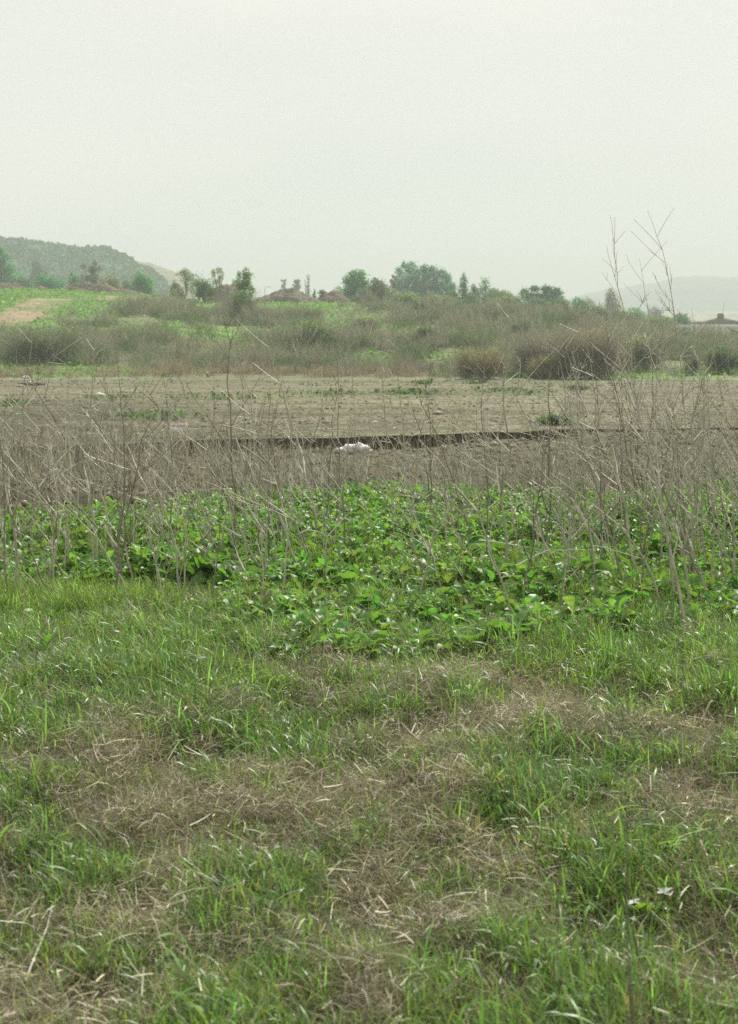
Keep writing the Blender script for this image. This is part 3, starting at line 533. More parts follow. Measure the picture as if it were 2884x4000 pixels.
# straw and roots lying on the field
mb = MB(); n = 16000; ys = 25 + 60 * rg.random(n) ** 1.5; xs = (rg.random(n) - .5) * 2 * (ys * .26); ok = ys > lip(xs) + .1; xs = xs[ok]; ys = ys[ok]; n = len(xs)
p, t = arcs(n, np.stack([xs, ys, H(xs, ys) + .008], -1), .08 + .2 * rg.random(n), rg.random(n) * 6.283, R(12) + 0 * xs, -R(12) + 0 * xs, 4)
sd = rg.normal(size=(n, 3)); sd /= np.linalg.norm(sd, axis=1)[:, None]
ribbons(mb, p, np.full((n, 4), .008), sd, jit((.22, .20, .14), n, .35)); tag(mb.build('field_straw', M_DRY), 'scattered straw on the tilled dirt field', 'straw', kind='stuff')
def weedpatch(mb, x0, y0, rx, ry, n, size=.05, hgt=.12, col=(.085, .135, .055)):
    q = rg.normal(size=(n, 2)) * .5; xs = x0 + q[:, 0] * rx; ys = y0 + q[:, 1] * ry
    az = rg.random(n) * 6.283; e0 = R(25) + rg.random(n) * R(55)
    p, t = arcs(n, np.stack([xs - x0, ys - y0, H(xs, ys) - G(x0, y0) + rg.random(n) * hgt * .4], -1), hgt * (.6 + .8 * rg.random(n)), az, e0, e0 - 1.2, 5)
    W = np.array([.15, .7, 1, .75, .1])[None] * (size * (.6 + .7 * rg.random(n)))[:, None]
    ribbons(mb, p, W, np.stack([-np.sin(az), np.cos(az), .2 * rg.normal(size=n)], -1), jit(col, n, .18))
for (px, py, rx, n, lab) in [(1655, 1500, .5, 160, 'green weed tuft on the dirt field far right of centre'), (1612, 1540, 1.2, 420, 'wide low green weed patch on the field right of centre'), (1980, 1530, 1.0, 260, 'loose green weed patch beyond the ditch at right'),
                             (2255, 1524, .45, 180, 'compact green weed tuft on the right of the dirt field'), (2165, 1662, .32, 420, 'small weed tuft just above the ditch bank'), (435, 1563, .8, 200, 'small green weeds by the white block'), (600, 1640, 1.0, 380, 'green weed patch beside the red lettered sign'),
                             (880, 1560, 1.8, 380, 'long thin strip of weeds on the field left of centre'), (1290, 1545, 1.3, 260, 'thin weed strip in the middle of the field'), (60, 1585, .6, 120, 'small weed tuft at the left of the field'), (2060, 1542, .7, 160, 'low weed tuft left of the compact tuft'), (1860, 1500, .5, 90, 'tiny weed tuft near the far field edge')]:
    g = at(px, py); mb = MB(); weedpatch(mb, g.x, g.y, rx, rx * .9, n // 3 if n < 400 and rx > .65 else n // 2, .06 * g.y / 40 + .02, .2)
    tag(mb.build('weed_tuft', M_FOL, loc=g), lab, 'weeds', None if rx > .65 else 'weed tufts on the dirt field', 'stuff' if rx > .65 else None)
def rock(name, label, pts, col, group=None, cat='rock', base=.02):
    """one lumpy mesh from a few overlapping boulders"""
    g0 = pts[0][0]; m = MB()
    for (c, r, sq) in pts:
        n1, n2 = 12, 16; th = np.linspace(0, math.pi, n1)[:, None]; ph = np.linspace(0, 2 * math.pi, n2)[None]
        D = np.stack([np.sin(th) * np.cos(ph), np.sin(th) * np.sin(ph), np.cos(th) + 0 * ph], -1)
        s = rnd.randint(0, 999); k = .75 + .55 * vnoise(D[..., 0] * 2.2 + s, D[..., 1] * 2.2 + D[..., 2] * 3.1, 7) 
        V = D * k[..., None] * np.array([r, r * .8, r * sq]) + (np.array(c) - np.array(g0))
        grid(m, V[..., 0], V[..., 1], V[..., 2], np.ones((n1, n2, 1)) * np.array(col))
    return tag(m.build(name, M_ROCK, loc=g0), label, cat, group)
g = P(1372, 1752, 26.1); g.z = G(g.x, g.y)
def off(dx, dy, dz): return (g.x + dx, g.y + dy, g.z + dz)
zz = max(.03, EYE + (HZ - 1757) / F * g.y - g.z); zz = .03
rock('white_rubble', 'heap of white rubble lying against the dark ditch bank', [(tuple(off(.12, 0, zz + .05)), .10, .75), (off(-.02, .02, zz + .02), .11, .7), (off(-.14, -.02, zz + .0), .12, .45), (off(.2, -.03, zz + .03), .1, .6), (off(-.25, 0, zz - .02), .08, .4), (off(.3, 0, zz - .01), .06, .5), (off(-.33, .02, zz - .02), .05, .4)], (.74, .74, .70), cat='rubble')
for (px, py, w, lab, col) in [(100, 1477, .38, 'white flat slab at the far left edge of the field', (.6, .6, .55)), (388, 1546, .30, 'white block lying on the left part of the field', (.62, .62, .56)), (150, 1482, .3, 'grey stone beside the white flat slab', (.35, .33, .28)), (15, 1470, .55, 'brown clod pile at the far left field corner', (.3, .25, .18)),
                              (535, 1478, .16, 'small pale stone at the far edge of the field', (.5, .48, .42)), (1712, 1620, .2, 'pale stone on the field above the ditch', (.42, .39, .33)), (80, 1512, .3, 'pale stone near the dark soil lumps', (.45, .42, .35)), (1462, 1655, .14, 'small pale stone left of the field stone above the ditch', (.4, .37, .3))]:
    q = at(px, py); rock('stone', lab, [((q.x, q.y, q.z + w * .12), w * .55, .38), ((q.x + w * .35, q.y, q.z + w * .08), w * .35, .35)], col)
for (px, py, w, lab) in [(105, 1506, .6, 'dark soil lump left of its twin near the field corner'), (145, 1504, .45, 'dark soil lump right of its twin near the field corner')]:
    q = at(px, py); rock('soil_lump', lab, [((q.x, q.y, q.z + .05), w * .5, .3), ((q.x + .2, q.y, q.z + .02), w * .4, .3)], (.10, .085, .06), cat='soil lump')
# log by the ditch
a_ = at(2160, 1715); mb = MB(); q = Vector((a_.x, a_.y - .3, G(a_.x, a_.y - .3)))
tube(mb, [(-.14, .12, .18), (0, 0, .14), (.16, -.08, .07), (.3, -.14, .03)], .03, .022, np.array([.36, .31, .22]), 7); tag(mb.build('broken_stick', M_STALK, loc=q), 'thick pale broken stick leaning in the ditch at right', 'stick')
# sign
ds = 24.5; g = P(700, 1672, ds); gz = G(g.x, g.y); hc = g.z - gz
r = empty('sign', (g.x, g.y, gz)); tag(r, 'small pale board with red NATIONAL lettering behind the dry stalks', 'sign')
M_BOARD = mat('sign_board', .6, .3, attr=False, color=(.72, .72, .68), noise=[((20, 20, 20), .75, 1.1, 3)]); M_RED = mat('red_paint', .6, .3, attr=False, color=(.42, .05, .03))
mb = MB(); box(mb, (0, 0, hc), (.25, .012, .135)); mb.build('board', M_BOARD, r)
for s in (-.09, .09):
    mb = MB(); box(mb, (s, .02, hc * .5 - .05), (.012, .012, hc + .1), (.2, .16, .11)); mb.build('post', M_BARK, r)
cu = bpy.data.curves.new('lettering', 'FONT'); cu.body = 'NATIONAL'; cu.size = .052; cu.align_x = 'CENTER'; cu.extrude = .001
to = bpy.data.objects.new('tmp', cu); sc.collection.objects.link(to); bpy.context.view_layer.update()
me = bpy.data.meshes.new_from_object(to.evaluated_get(bpy.context.evaluated_depsgraph_get())); bpy.data.objects.remove(to)
me.materials.clear(); me.materials.append(M_RED); me.name = 'lettering'
o = bpy.data.objects.new('lettering', me); sc.collection.objects.link(o); o.parent = r; o.location = (0, -.009, hc + .018); o.rotation_euler = (R(90), 0, 0); o.scale = (.88, 1, 1)
# ------------------------------------------------------------ dry thicket before the ditch
def thicket(mb, xs, ys, h, col, wd=.004, nb=3):
    n = len(xs); az = rg.random(n) * 6.283; e0 = R(90) - np.abs(rg.normal(0, .22, n)); e1 = e0 + rg.normal(0, .25, n)
    root = np.stack([xs, ys, H(xs, ys)], -1); p, t = arcs(n, root, h, az, e0, e1, 4)
    def sidev(n): s = rg.normal(size=(n, 3)) * [1, 1, .3]; return s / np.linalg.norm(s, axis=1)[:, None]
    c = jit(col, n, .45, .05)
    ribbons(mb, p, np.array([1, .85, .6, .3])[None] * wd * (.6 + .8 * rg.random(n))[:, None], sidev(n), c)
    for k in range(nb):
        f = rg.random(n) * .65 + .3; j = np.clip((f * 3).astype(int), 0, 2); w = (f * 3 - j)[:, None]; idx = np.arange(n)
        rt = p[idx, j] * (1 - w) + p[idx, j + 1] * w
        a2 = rg.random(n) * 6.283; e = R(50) + rg.normal(0, .3, n)
        q, _ = arcs(n, rt, h * (.15 + .3 * rg.random(n)), a2, e, e + rg.normal(.1, .3, n), 3)
        ribbons(mb, q, np.array([.6, .45, .2])[None] * wd * np.ones(n)[:, None], sidev(n), c)
mb = MB(); n = 10000; ys = 13.2 + 14 * rg.random(n) ** .9; xs = (rg.random(n) - .5) * 2 * (ys * .255 + 1)
lp = lip(xs); dens = fbm(xs * .5, ys * .5, 151); ok = (ys < lp - .2) & (dens > .33) & (rg.random(n) < 1 - .75 * S(lp - 8.0, lp - 3, ys) * S(-4, 0, xs)); xs = xs[ok]; ys = ys[ok]
h = (.25 + .45 * rg.random(len(xs))) * (.7 + .38 * S(0, -3.5, xs)) * (1 - .35 * S(16, 22, ys) * S(-4, 0, xs))
thicket(mb, xs, ys, h, (.26, .25, .18), .0056, 3)
tag(mb.build('dry_weed_thicket', M_DRY), 'grey brown dry weed stems filling the strip before the ditch', 'dry weeds', kind='stuff')
# ------------------------------------------------------------ foreground grass
def dgp(X, Y): y = EYE * F / (Y * 1.764 - HZ); return (X * 1.764 - CX) / F * y, y
def blobs(xs, ys, lst):
    PX = (xs / ys * F + CX) / 1.764; PY = (EYE * F / ys + HZ) / 1.764; g = np.zeros(len(xs))
    for (cx, cy, rx, ry, w) in lst: g += w * np.exp(-((PX - cx) / rx) ** 2 - ((PY - cy) / ry) ** 2)
    return g, PX, PY
LUSH = [(60, 1530, 420, 90, .95), (430, 1560, 200, 70, .5), (1270, 1700, 170, 90, .55), (1180, 1800, 130, 60, .55), (1480, 1880, 220, 70, .7), (80, 1900, 120, 90, .6), (520, 2060, 130, 110, .45), (640, 1690, 90, 50, .5), (800, 1400, 900, 60, .25), (1400, 1480, 300, 60, .45), (250, 1290, 300, 60, .5), (1500, 2080, 120, 70, .35), (900, 2180, 120, 60, .35), (1280, 2180, 120, 60, .3), (460, 1740, 60, 60, .5), (1350, 1960, 200, 50, .35), (700, 2000, 100, 60, .3), (900, 1880, 160, 40, .3), (300, 2010, 70, 50, .25),
        (1190, 1585, 90, 50, -.7), (1500, 1640, 130, 55, -.7), (300, 1670, 170, 40, -.45), (900, 1660, 200, 60, -.5), (300, 1790, 330, 60, -.6), (780, 1780, 260, 60, -.6), (1000, 2050, 260, 80, -.6), (250, 2070, 160, 60, -.6), (100, 2210, 300, 60, -.5), (700, 2200, 160, 50, -.5), (1150, 1950, 160, 50, -.45), (430, 1850, 200, 40, -.4), (1560, 1760, 100, 50, -.4), (1100, 1510, 200, 30, -.35), (380, 1410, 140, 25, -.5)]
def region(n, y0, y1, pw=1.0):
    """points spread evenly over the ground between two distances"""
    ys = np.sqrt(y0 ** 2 + (y1 ** 2 - y0 ** 2) * rg.random(n)); xs = (rg.random(n) - .5) * 2 * (ys * .2274 + .9)
    return xs, ys
def blades(mb, xs, ys, L_, w, col, lean=.35, droop=.9, s=5, bias=(-.35, 0)):
    n = len(xs); az = rg.random(n) * 6.283
    vx = np.cos(az) + bias[0]; vy = np.sin(az) + bias[1]; az = np.arctan2(vy, vx)
    e0 = R(90) - np.abs(rg.normal(0, lean, n)); e1 = e0 - np.abs(rg.normal(droop, droop * .5, n))
    p, t = arcs(n, np.stack([xs, ys, H(xs, ys) - .005], -1), L_, az, e0, e1, s)
    W = (np.interp(t, [0, .3, .75, 1], [.7, 1, .75, .06]))[None] * w[:, None]
    tw = rg.normal(0, .5, n); sd = np.stack([-np.sin(az) * np.cos(tw), np.cos(az) * np.cos(tw), np.sin(tw)], -1)
    ribbons(mb, p, W, sd, col)
def greenmask(xs, ys):
    g, PX, PY = blobs(xs, ys, LUSH); n_ = fbm(xs * 2.6, ys * 2.6, 161) - .5; n2 = fbm(xs * 9, ys * 9, 163, 2) - .5
    return g + 1.3 * n_ + 1.7 * n2 + .66 + .6 * S(6.6, 8.2, ys), PX, PY
mb = MB()
xs, ys = region(330000, 3.2, 9.0); gm, PX, PY = greenmask(xs, ys)
ok = rg.random(len(xs)) < np.clip(gm * .75 + .12, .2, 1) * (.55 + .25 * S(6, 4, ys)); xs = xs[ok]; ys = ys[ok]; gm = gm[ok]; n = len(xs)
L_ = (.035 + .05 * rg.random(n) + .09 * np.clip(gm - .35, 0, 1) * rg.random(n)) ; w = (.0024 + .0028 * rg.random(n)) + .0018 * np.clip(gm - .6, 0, .6)
c = jit((.145, .24, .055), n, .36, .1); dark = np.clip(gm - .7, 0, 1)[:, None]; c = c * (1 + S(6, 8, ys)[:, None] * [.42, .4, .1]) * (1 - .3 * dark) * (1 - dark * [.18, 0, -.05])
yel = rg.random(n) < .12; c[yel] = jit((.22, .21, .09), int(yel.sum()), .2)
blades(mb, xs, ys, L_, w, c)
# broad arching blades in the lush tufts
xs, ys = region(20000, 3.2, 8.6); gm, PX, PY = greenmask(xs, ys); ok = gm > .62 + .5 * rg.random(len(xs)); xs = xs[ok]; ys = ys[ok]; n = len(xs)
blades(mb, xs, ys, .09 + .13 * rg.random(n), .0045 + .0035 * rg.random(n), jit((.13, .24, .065), n, .3), .3, 1.5, 7)
tag(mb.build('grass', M_GRASS), 'green grass growing over the whole foreground', 'grass', kind='stuff')
mb = MB(); xs, ys = region(270000, 8.8, 15.0); n = len(xs); c = jit((.185, .31, .06), n, .32, .09)
nn = fbm(xs * 1.1, ys * 1.1, 165); ok = (nn > .30 + .1 * rg.random(n)) & (ys < np.interp(xs, [-4, -2.6, -1.8, -1.0, 0, 2, 4], [11.2, 11.6, 12.6, 14.2, 14.2, 14.3, 15]) + .6 * rg.random(n)); xs = xs[ok]; ys = ys[ok]; c = c[ok]; n = len(xs)
yel = rg.random(n) < .06; c[yel] = jit((.24, .22, .11), int(yel.sum()), .2)
blades(mb, xs, ys, .07 + .10 * rg.random(n) * (nn[ok] * 1.6), .0028 + .002 * rg.random(n), c, .3, .8, 4)
tag(mb.build('grass', M_GRASS), 'green grass growing between the leafy weeds', 'grass', kind='stuff')
# dry thatch
mb = MB(); xs, ys = region(420000, 3.2, 9.5); gm, PX, PY = greenmask(xs, ys); ok = rg.random(len(xs)) < np.clip(1.05 - .5 * gm, .3, 1); xs = xs[ok]; ys = ys[ok]; n = len(xs)
az = rg.random(n) * 6.283; e0 = np.abs(rg.normal(.3, .5, n)); cl_ = fbm(xs * 4, ys * 4, 191, 3); root = np.stack([xs, ys, H(xs, ys) + rg.random(n) * .09 * S(.3, .75, cl_)], -1)
p, t = arcs(n, root, .03 + .10 * rg.random(n), az, e0, e0 - rg.normal(.6, .7, n), 4); sd = rg.normal(size=(n, 3)); sd /= np.linalg.norm(sd, axis=1)[:, None]
ribbons(mb, p, np.array([1, 1, .8, .4])[None] * (.0010 + .0016 * rg.random(n))[:, None], sd, jit((.305, .272, .18), n, .5, .06) * (.45 + .95 * fbm(xs * 1.6, ys * 1.2, 193, 3))[:, None])
xs, ys = region(25000, 3.2, 9.0); gm, PX, PY = greenmask(xs, ys); lit = rg.random(len(xs)) < np.clip(.75 - .5 * gm, .08, 1) * (.35 + .65 * (fbm(xs * 1.7, ys * 1.7, 171) > .5)); xs = xs[lit]; ys = ys[lit]; n = len(xs)
az = rg.random(n) * 6.283; e0 = rg.normal(.18, .28, n); p, t = arcs(n, np.stack([xs, ys, H(xs, ys) + .012 + rg.random(n) * .07], -1), .02 + .09 * rg.random(n) ** 1.7, az, e0, e0 + rg.normal(0, .3, n), 4)
sd = rg.normal(size=(n, 3)) * [1, 1, .35]; sd /= np.linalg.norm(sd, axis=1)[:, None]
ribbons(mb, p, np.array([.9, 1, .9, .6])[None] * (.0022 + .0026 * rg.random(n))[:, None], sd, jit((.47, .43, .31), n, .35, .05))
tag(mb.build('dry_thatch', M_DRY), 'matted dry brown thatch and straw between the grass', 'dry grass', kind='stuff')
# ------------------------------------------------------------ leafy mustard ground cover
ROWS = 9
def leaves(mb, root, L_, w, az, e0, e1, col, lobed=True):
    n = len(L_); p, t = arcs(n, root, L_, az, e0, e1, ROWS)
    prof = np.array([.05, .09, .22, .16, .62, .95, 1.0, .72, .10]) if lobed else np.array([.08, .12, .4, .8, 1, 1, .85, .55, .1])
    W = prof[None] * w[:, None] * (1 + .22 * rg.normal(size=(n, ROWS)))
    th = np.gradient(p, axis=1); th /= np.linalg.norm(th, axis=2)[..., None]
    roll = rg.normal(0, .35, n); s0 = np.stack([-np.sin(az), np.cos(az), 0 * az], -1)[:, None] + 0 * th
    up = np.cross(th, s0); sd = s0 * np.cos(roll)[:, None, None] + up * np.sin(roll)[:, None, None]; up = np.cross(th, sd)
    q = np.array([-1, -.5, 0, .5, 1]); lift = np.array([.42, .12, 0, .12, .42]); wav = .16 * rg.normal(size=(n, ROWS, 5)); wav[:, :, 2] = 0
    slip = np.array([.25, .08, 0, .08, .25]) * -.3
    V = p[:, :, None] + sd[:, :, None] * (q[None, None, :, None] * W[..., None, None] * .5) + up[:, :, None] * ((lift + wav) * W[..., None] * .5)[..., None] + th[:, :, None] * (slip * W[..., None])[..., None]
    i = np.arange(n)[:, None, None] * ROWS * 5 + np.arange(ROWS - 1)[None, :, None] * 5 + np.arange(4)[None, None]
    f = np.stack([i, i + 1, i + 6, i + 5], -1).reshape(-1, 4)
    mb.add(V.reshape(-1, 3), f, np.repeat(col, ROWS * 5, 0))
NB_X = [-200, 0, 330, 370, 480, 560, 650, 800, 1000, 1150, 1250, 1400, 1635, 1900]; NB_Y = [1270, 1275, 1260, 1305, 1320, 1400, 1425, 1440, 1445, 1430, 1385, 1375, 1395, 1400]
FAR = lambda x: np.interp(x, [-4, -2.6, -1.8, -1.0, 0, 1, 2, 3.2, 4], [12.0, 12.2, 12.9, 14.4, 14.2, 14.0, 14.2, 15.0, 15.2]) + .5 * (vnoise(x * 1.5, x * 0, 181) - .5)
n = 18500; ys = 7.0 + 8.6 * rg.random(n); xs = (rg.random(n) - .5) * 2 * (ys * .2274 + .9)
PX = (xs / ys * F + CX) / 1.764; PY = (EYE * F / ys + HZ) / 1.764; near = np.interp(PX, NB_X, NB_Y)
cl = fbm(xs * 1.3, ys * 1.3, 183) ; edge = S(-110, 140, near - PY)
ok = (ys < FAR(xs)) & (PY < near + 45) & (cl + .42 * edge > .52 + .22 * rg.random(n)) 
hole = ((PX - 1060) / 120) ** 2 + ((PY - 1175) / 25) ** 2 < 1; ok &= ~(hole & (rg.random(n) < .8))
xs = xs[ok]; ys = ys[ok]; cl = cl[ok]; m_ = len(xs)
rt = []; LL = []; WW = []; AZ = []; E0 = []; CC = []
for i in range(m_):
    k = rnd.randint(6, 12); g = G(xs[i], ys[i]); big = .38 + .46 * rnd.random() ** 2 + .35 * max(0, cl[i] - .5); st = rnd.uniform(0, .10) * (1.9 if ys[i] > 11 else .8)
    rt += [(xs[i] + rnd.gauss(0, .03), ys[i] + rnd.gauss(0, .03), g + rnd.random() * st) for _ in range(k)]
    LL += [rnd.uniform(.10, .21) * big for _ in range(k)]; WW += [rnd.uniform(.038, .075) * big for _ in range(k)]; AZ += [rnd.random() * 6.283 for _ in range(k)]; E0 += [R(rnd.uniform(35, 85)) for _ in range(k)]
    t_ = rnd.uniform(.8, 1.2); CC += [(.14 * t_ * rnd.uniform(.75, 1.3), .245 * t_ * rnd.uniform(.8, 1.2), .065 * t_) for _ in range(k)]
mb = MB(); E0 = np.array(E0); leaves(mb, np.array(rt), np.array(LL), np.array(WW), np.array(AZ), E0, E0 - R(70) - rg.normal(0, .35, len(E0)), np.array(CC))
tag(mb.build('mustard_leaves', M_LEAF, smooth=True), 'dense broad green weed leaves carpeting the ground below the dry stalks', 'leafy weeds', kind='stuff')
# bigger individual plants
def leafy_plant(label, px, py, size, nl, col=(.10, .185, .045), wide=.5, name='leafy_weed'):
    size *= .6; nl = int(nl * 1.4); g = at(px, py); mb = MB(); a = rg.random(nl) * 6.283; e = R(30) + rg.random(nl) * R(50)
    leaves(mb, np.tile([0, 0, .0], (nl, 1)) + rg.normal(0, .02, (nl, 3)) * [1, 1, .3], size * (.7 + .5 * rg.random(nl)), size * wide * (.7 + .5 * rg.random(nl)), a, e, e - R(65) - rg.normal(0, .3, nl), jit(col, nl, .12))
    tag(mb.build(name, M_LEAF, smooth=True, loc=g), label, 'leafy weed', 'large leafy weeds in the grass')
for (lab, px, py, s, nl) in [('largest leafy weed clump left of centre at the grass edge', 790, 2290, .42, 16), ('broad weed clump directly right of the largest clump', 920, 2310, .38, 14), ('lone broad leafed weed in the grass near the left edge', 195, 2450, .26, 8), ('low broad weed below the lone weed at left', 150, 2560, .2, 7),
                             ('big upright weed clump among the stalks right of centre', 2240, 2290, .38, 12), ('bright broad weed at the lower middle grass edge', 1130, 2480, .26, 11), ('dark leafy clump at the lower right edge of the leaf carpet', 1980, 2520, .30, 13), ('dark leafy clump left of the leaning stalk foot', 1830, 2560, .27, 12),
                             ('wide leafy weed at the right edge below the thin stalks', 2860, 2400, .30, 11), ('broad pale weed at the front middle of the leaf carpet', 1400, 2420, .3, 12), ('leafy weed in front of the central thin stalks', 1290, 2330, .3, 12), ('flat yellowish weed beside the larger white scrap in the front grass', 2580, 3600, .13, 9), ('weed clump behind the lone weed at left', 60, 2190, .26, 9), ('leafy weed right of the broad pale weed', 1640, 2400, .3, 12), ('weed clump in front of the leaning forked stalks', 2420, 2380, .3, 12)]:
    leafy_plant(lab, px, py, s, nl, (.22, .32, .06) if 'yellowish' in lab else (.13, .235, .055))
# ------------------------------------------------------------ dry stalks
CG = np.array([.37, .355, .265]); CP = np.array([.55, .51, .42]); CD = np.array([.21, .19, .145])
def grow(mb, p0, dirv, L_, r, depth, rr, col, up=.12):
    """a gently kinked branch with side twigs"""
    n = max(4, int(L_ / .09)); pts = [np.array(p0, float)]; d = np.array(dirv, float); d /= np.linalg.norm(d)
    for i in range(n):
        d = d + np.array([rr.gauss(0, .07), rr.gauss(0, .07), rr.gauss(0, .04) + up * .12]); d /= np.linalg.norm(d); pts.append(pts[-1] + d * L_ / n)
    c = col * rr.uniform(.75, 1.3)
    tube(mb, pts, max(r, .0016), max(r * .4, .0011), c, 5 if r > .003 else 3)
    if depth > 0:
        for k in range(rr.randint(1, 3 if depth == 1 else 5)):
            f = rr.uniform(.2, .95); i = int(f * n); side = np.cross(d, [rr.gauss(0, 1), rr.gauss(0, 1), rr.gauss(0, .3)]); side /= np.linalg.norm(side) + 1e-6
            td = pts[min(i + 1, n)] - pts[i]; td /= np.linalg.norm(td) + 1e-9
            grow(mb, pts[i], td * .75 + side * rr.uniform(.45, .8), L_ * rr.uniform(.2, .5) * (1.15 - .5 * f), r * .5, depth - 1, rr, col, up)
def stalk_from(mb, pts, r0, nb, rr, col, blen=.5, r1=.001):
    pts = [np.array(list(p), float) for p in pts]; seg = [np.linalg.norm(b - a) for a, b in zip(pts[:-1], pts[1:])]; tot = sum(seg)
    fine = []; N_ = max(8, int(tot / .08)); cum = np.concatenate([[0], np.cumsum(seg)]); A = np.array(pts)
    for i in range(N_ + 1):
        s = tot * i / N_; q = np.array([np.interp(s, cum, A[:, k]) for k in range(3)]); fine.append(q + np.array([rr.gauss(0, .0025), rr.gauss(0, .004), 0]) * (i > 0))
    tube(mb, fine, r0 * (1 - .88 * np.linspace(0, 1, N_ + 1) ** .75), 0, col, 6)
    for k in range(nb):
        f = .22 + .75 * (k + rr.random()) / nb; i = min(int(f * N_), N_ - 1); td = fine[i + 1] - fine[i]; td /= np.linalg.norm(td)
        a = rr.random() * 6.283; side = np.array([math.cos(a), math.sin(a), 0])
        pale = rr.random() < .22
        grow(mb, fine[i], td * .8 + side * rr.uniform(.5, .85), tot * blen * rr.uniform(.35, 1) * (1.1 - f * .75) * (.6 if pale else 1), (r0 * (1 - f) * .55 + .0009) * (1.25 if pale else 1), 0 if pale or f > .85 else 1, rr, CP if pale else col)
def traced(label, pp, r0=.007, nb=10, col=CG, blen=.4, seed=1, cat='dry stalk', base_py=None, group='tall dry stalks'):
    """pp: photo points from the foot upwards; the stalk stands at the distance of its foot"""
    foot = at(*pp[0]); y = foot.y; rr = random.Random(seed); yy = y; pts = [Vector((0, 0, -.03))]
    for (a, b) in pp[1:]:
        yy += rr.gauss(0, .03); q = P(a, b, yy); pts.append(q - foot)
    m = MB(); stalk_from(m, pts, r0 * 1.2, int(nb * 1.2), rr, np.array(col), blen, .0018); tag(m.build('dry_stalk', M_STALK, loc=foot), label, cat, group)
T = [('tallest dry stalk, its tip highest against the sky above the far hill', [(2725, 2340), (2704, 2100), (2704, 1975), (2690, 1831), (2675, 1640), (2666, 1496), (2649, 1350), (2630, 1191), (2612, 1087), (2590, 983), (2563, 910), (2532, 824)], .006, 22, .3),
     ('second tallest dry stalk, left neighbour of the tallest one, upright against the sky', [(2645, 2400), (2608, 2100), (2594, 2023), (2560, 1855), (2531, 1736), (2498, 1625), (2471, 1473), (2456, 1265), (2413, 1130), (2401, 983), (2404, 849)], .0068, 24, .27),
     ('thick leaning stalk with a pale broken top beside the tallest pair', [(2692, 2490), (2640, 2240), (2608, 2100), (2579, 1951), (2546, 1807), (2503, 1664), (2469, 1515), (2422, 1412), (2395, 1314), (2349, 1204)], .0085, 8, .3),
     ('dark upright stalk with a right fork left of the leaning stalks', [(2352, 2300), (2349, 2100), (2347, 1831), (2335, 1736), (2337, 1616), (2333, 1486), (2306, 1350), (2303, 1265)], .007, 8, .3),
     ('long stalk leaning left across the dark upright one', [(2455, 2340), (2388, 2100), (2354, 1975), (2301, 1822), (2239, 1678), (2162, 1544), (2100, 1462), (1990, 1380)], .0065, 8, .28),
     ('long thin stalk leaning far left from the fallen branches', [(2180, 2310), (2094, 2000), (1989, 1841), (1918, 1735), (1820, 1600), (1745, 1549), (1702, 1464), (1629, 1354), (1562, 1292)], .006, 8, .3),
     ('bent stalk whose foot crosses the leaf carpet right of centre', [(2022, 2470), (1971, 2299), (1900, 2110), (1860, 1960), (1830, 1735), (1742, 1559), (1662, 1400)], .0065, 8, .32),
     ('thick grey stalk left of centre with a forked top', [(957, 2170), (957, 1973), (961, 1753), (948, 1532), (948, 1339), (972, 1290)], .008, 12, .36),
     ('slim upright stalk in the middle reaching above the mound crest', [(1630, 2230), (1592, 1894), (1574, 1682), (1548, 1400), (1537, 1317), (1531, 1158)], .006, 10, .34),
     ('pale stalk left of the slim middle one with a bare top', [(1460, 2140), (1442, 2017), (1402, 1894), (1389, 1709), (1371, 1400), (1330, 1200)], .0055, 9, .3),
     ('forked stalk at left spreading wide above the leaves', [(628, 2160), (634, 1950), (635, 1805), (580, 1730), (511, 1647)], .007, 8, .42),
     ('thin dark stalk near the left edge standing straight', [(158, 2190), (163, 1950), (168, 1744), (175, 1600)], .005, 6, .4),
     ('slanting stalk right of the thin dark one at left', [(291, 2310), (216, 2194), (200, 1980), (185, 1770), (150, 1640)], .006, 7, .4),
     ('dark slim stalk right of the thick grey one', [(1049, 2250), (1052, 2000), (1049, 1691), (1060, 1500)], .0055, 8, .4),
     ('kinked pale stalk beside the dark slim one', [(1089, 2165), (1089, 1903), (1058, 1691), (1093, 1550), (1080, 1440)], .006, 8, .35),
     ('dark branch slanting right from the leaves left of centre', [(740, 2180), (794, 2105), (882, 2000), (926, 1850), (950, 1700)], .005, 5, .3),
     ('curved pale stalk bowing left of the middle', [(1190, 2140), (1175, 1900), (1190, 1700), (1220, 1520), (1215, 1420)], .0055, 7, .4),
     ('stalk with a short pale stub tip left of the middle', [(1300, 2180), (1330, 1950), (1360, 1750), (1385, 1380), (1400, 1345)], .0055, 6, .3),
     ('upright stalk at the right with many small side twigs', [(2780, 2330), (2790, 2000), (2775, 1700), (2760, 1450), (2765, 1330)], .0065, 13, .3),
     ('thick stalk close to the right edge', [(2870, 2360), (2865, 2000), (2850, 1700), (2810, 1500), (2770, 1300)], .008, 10, .33),
     ('paired stalk left of the thick right edge one', [(2830, 2300), (2800, 1980), (2770, 1650), (2750, 1500)], .0065, 8, .35)]
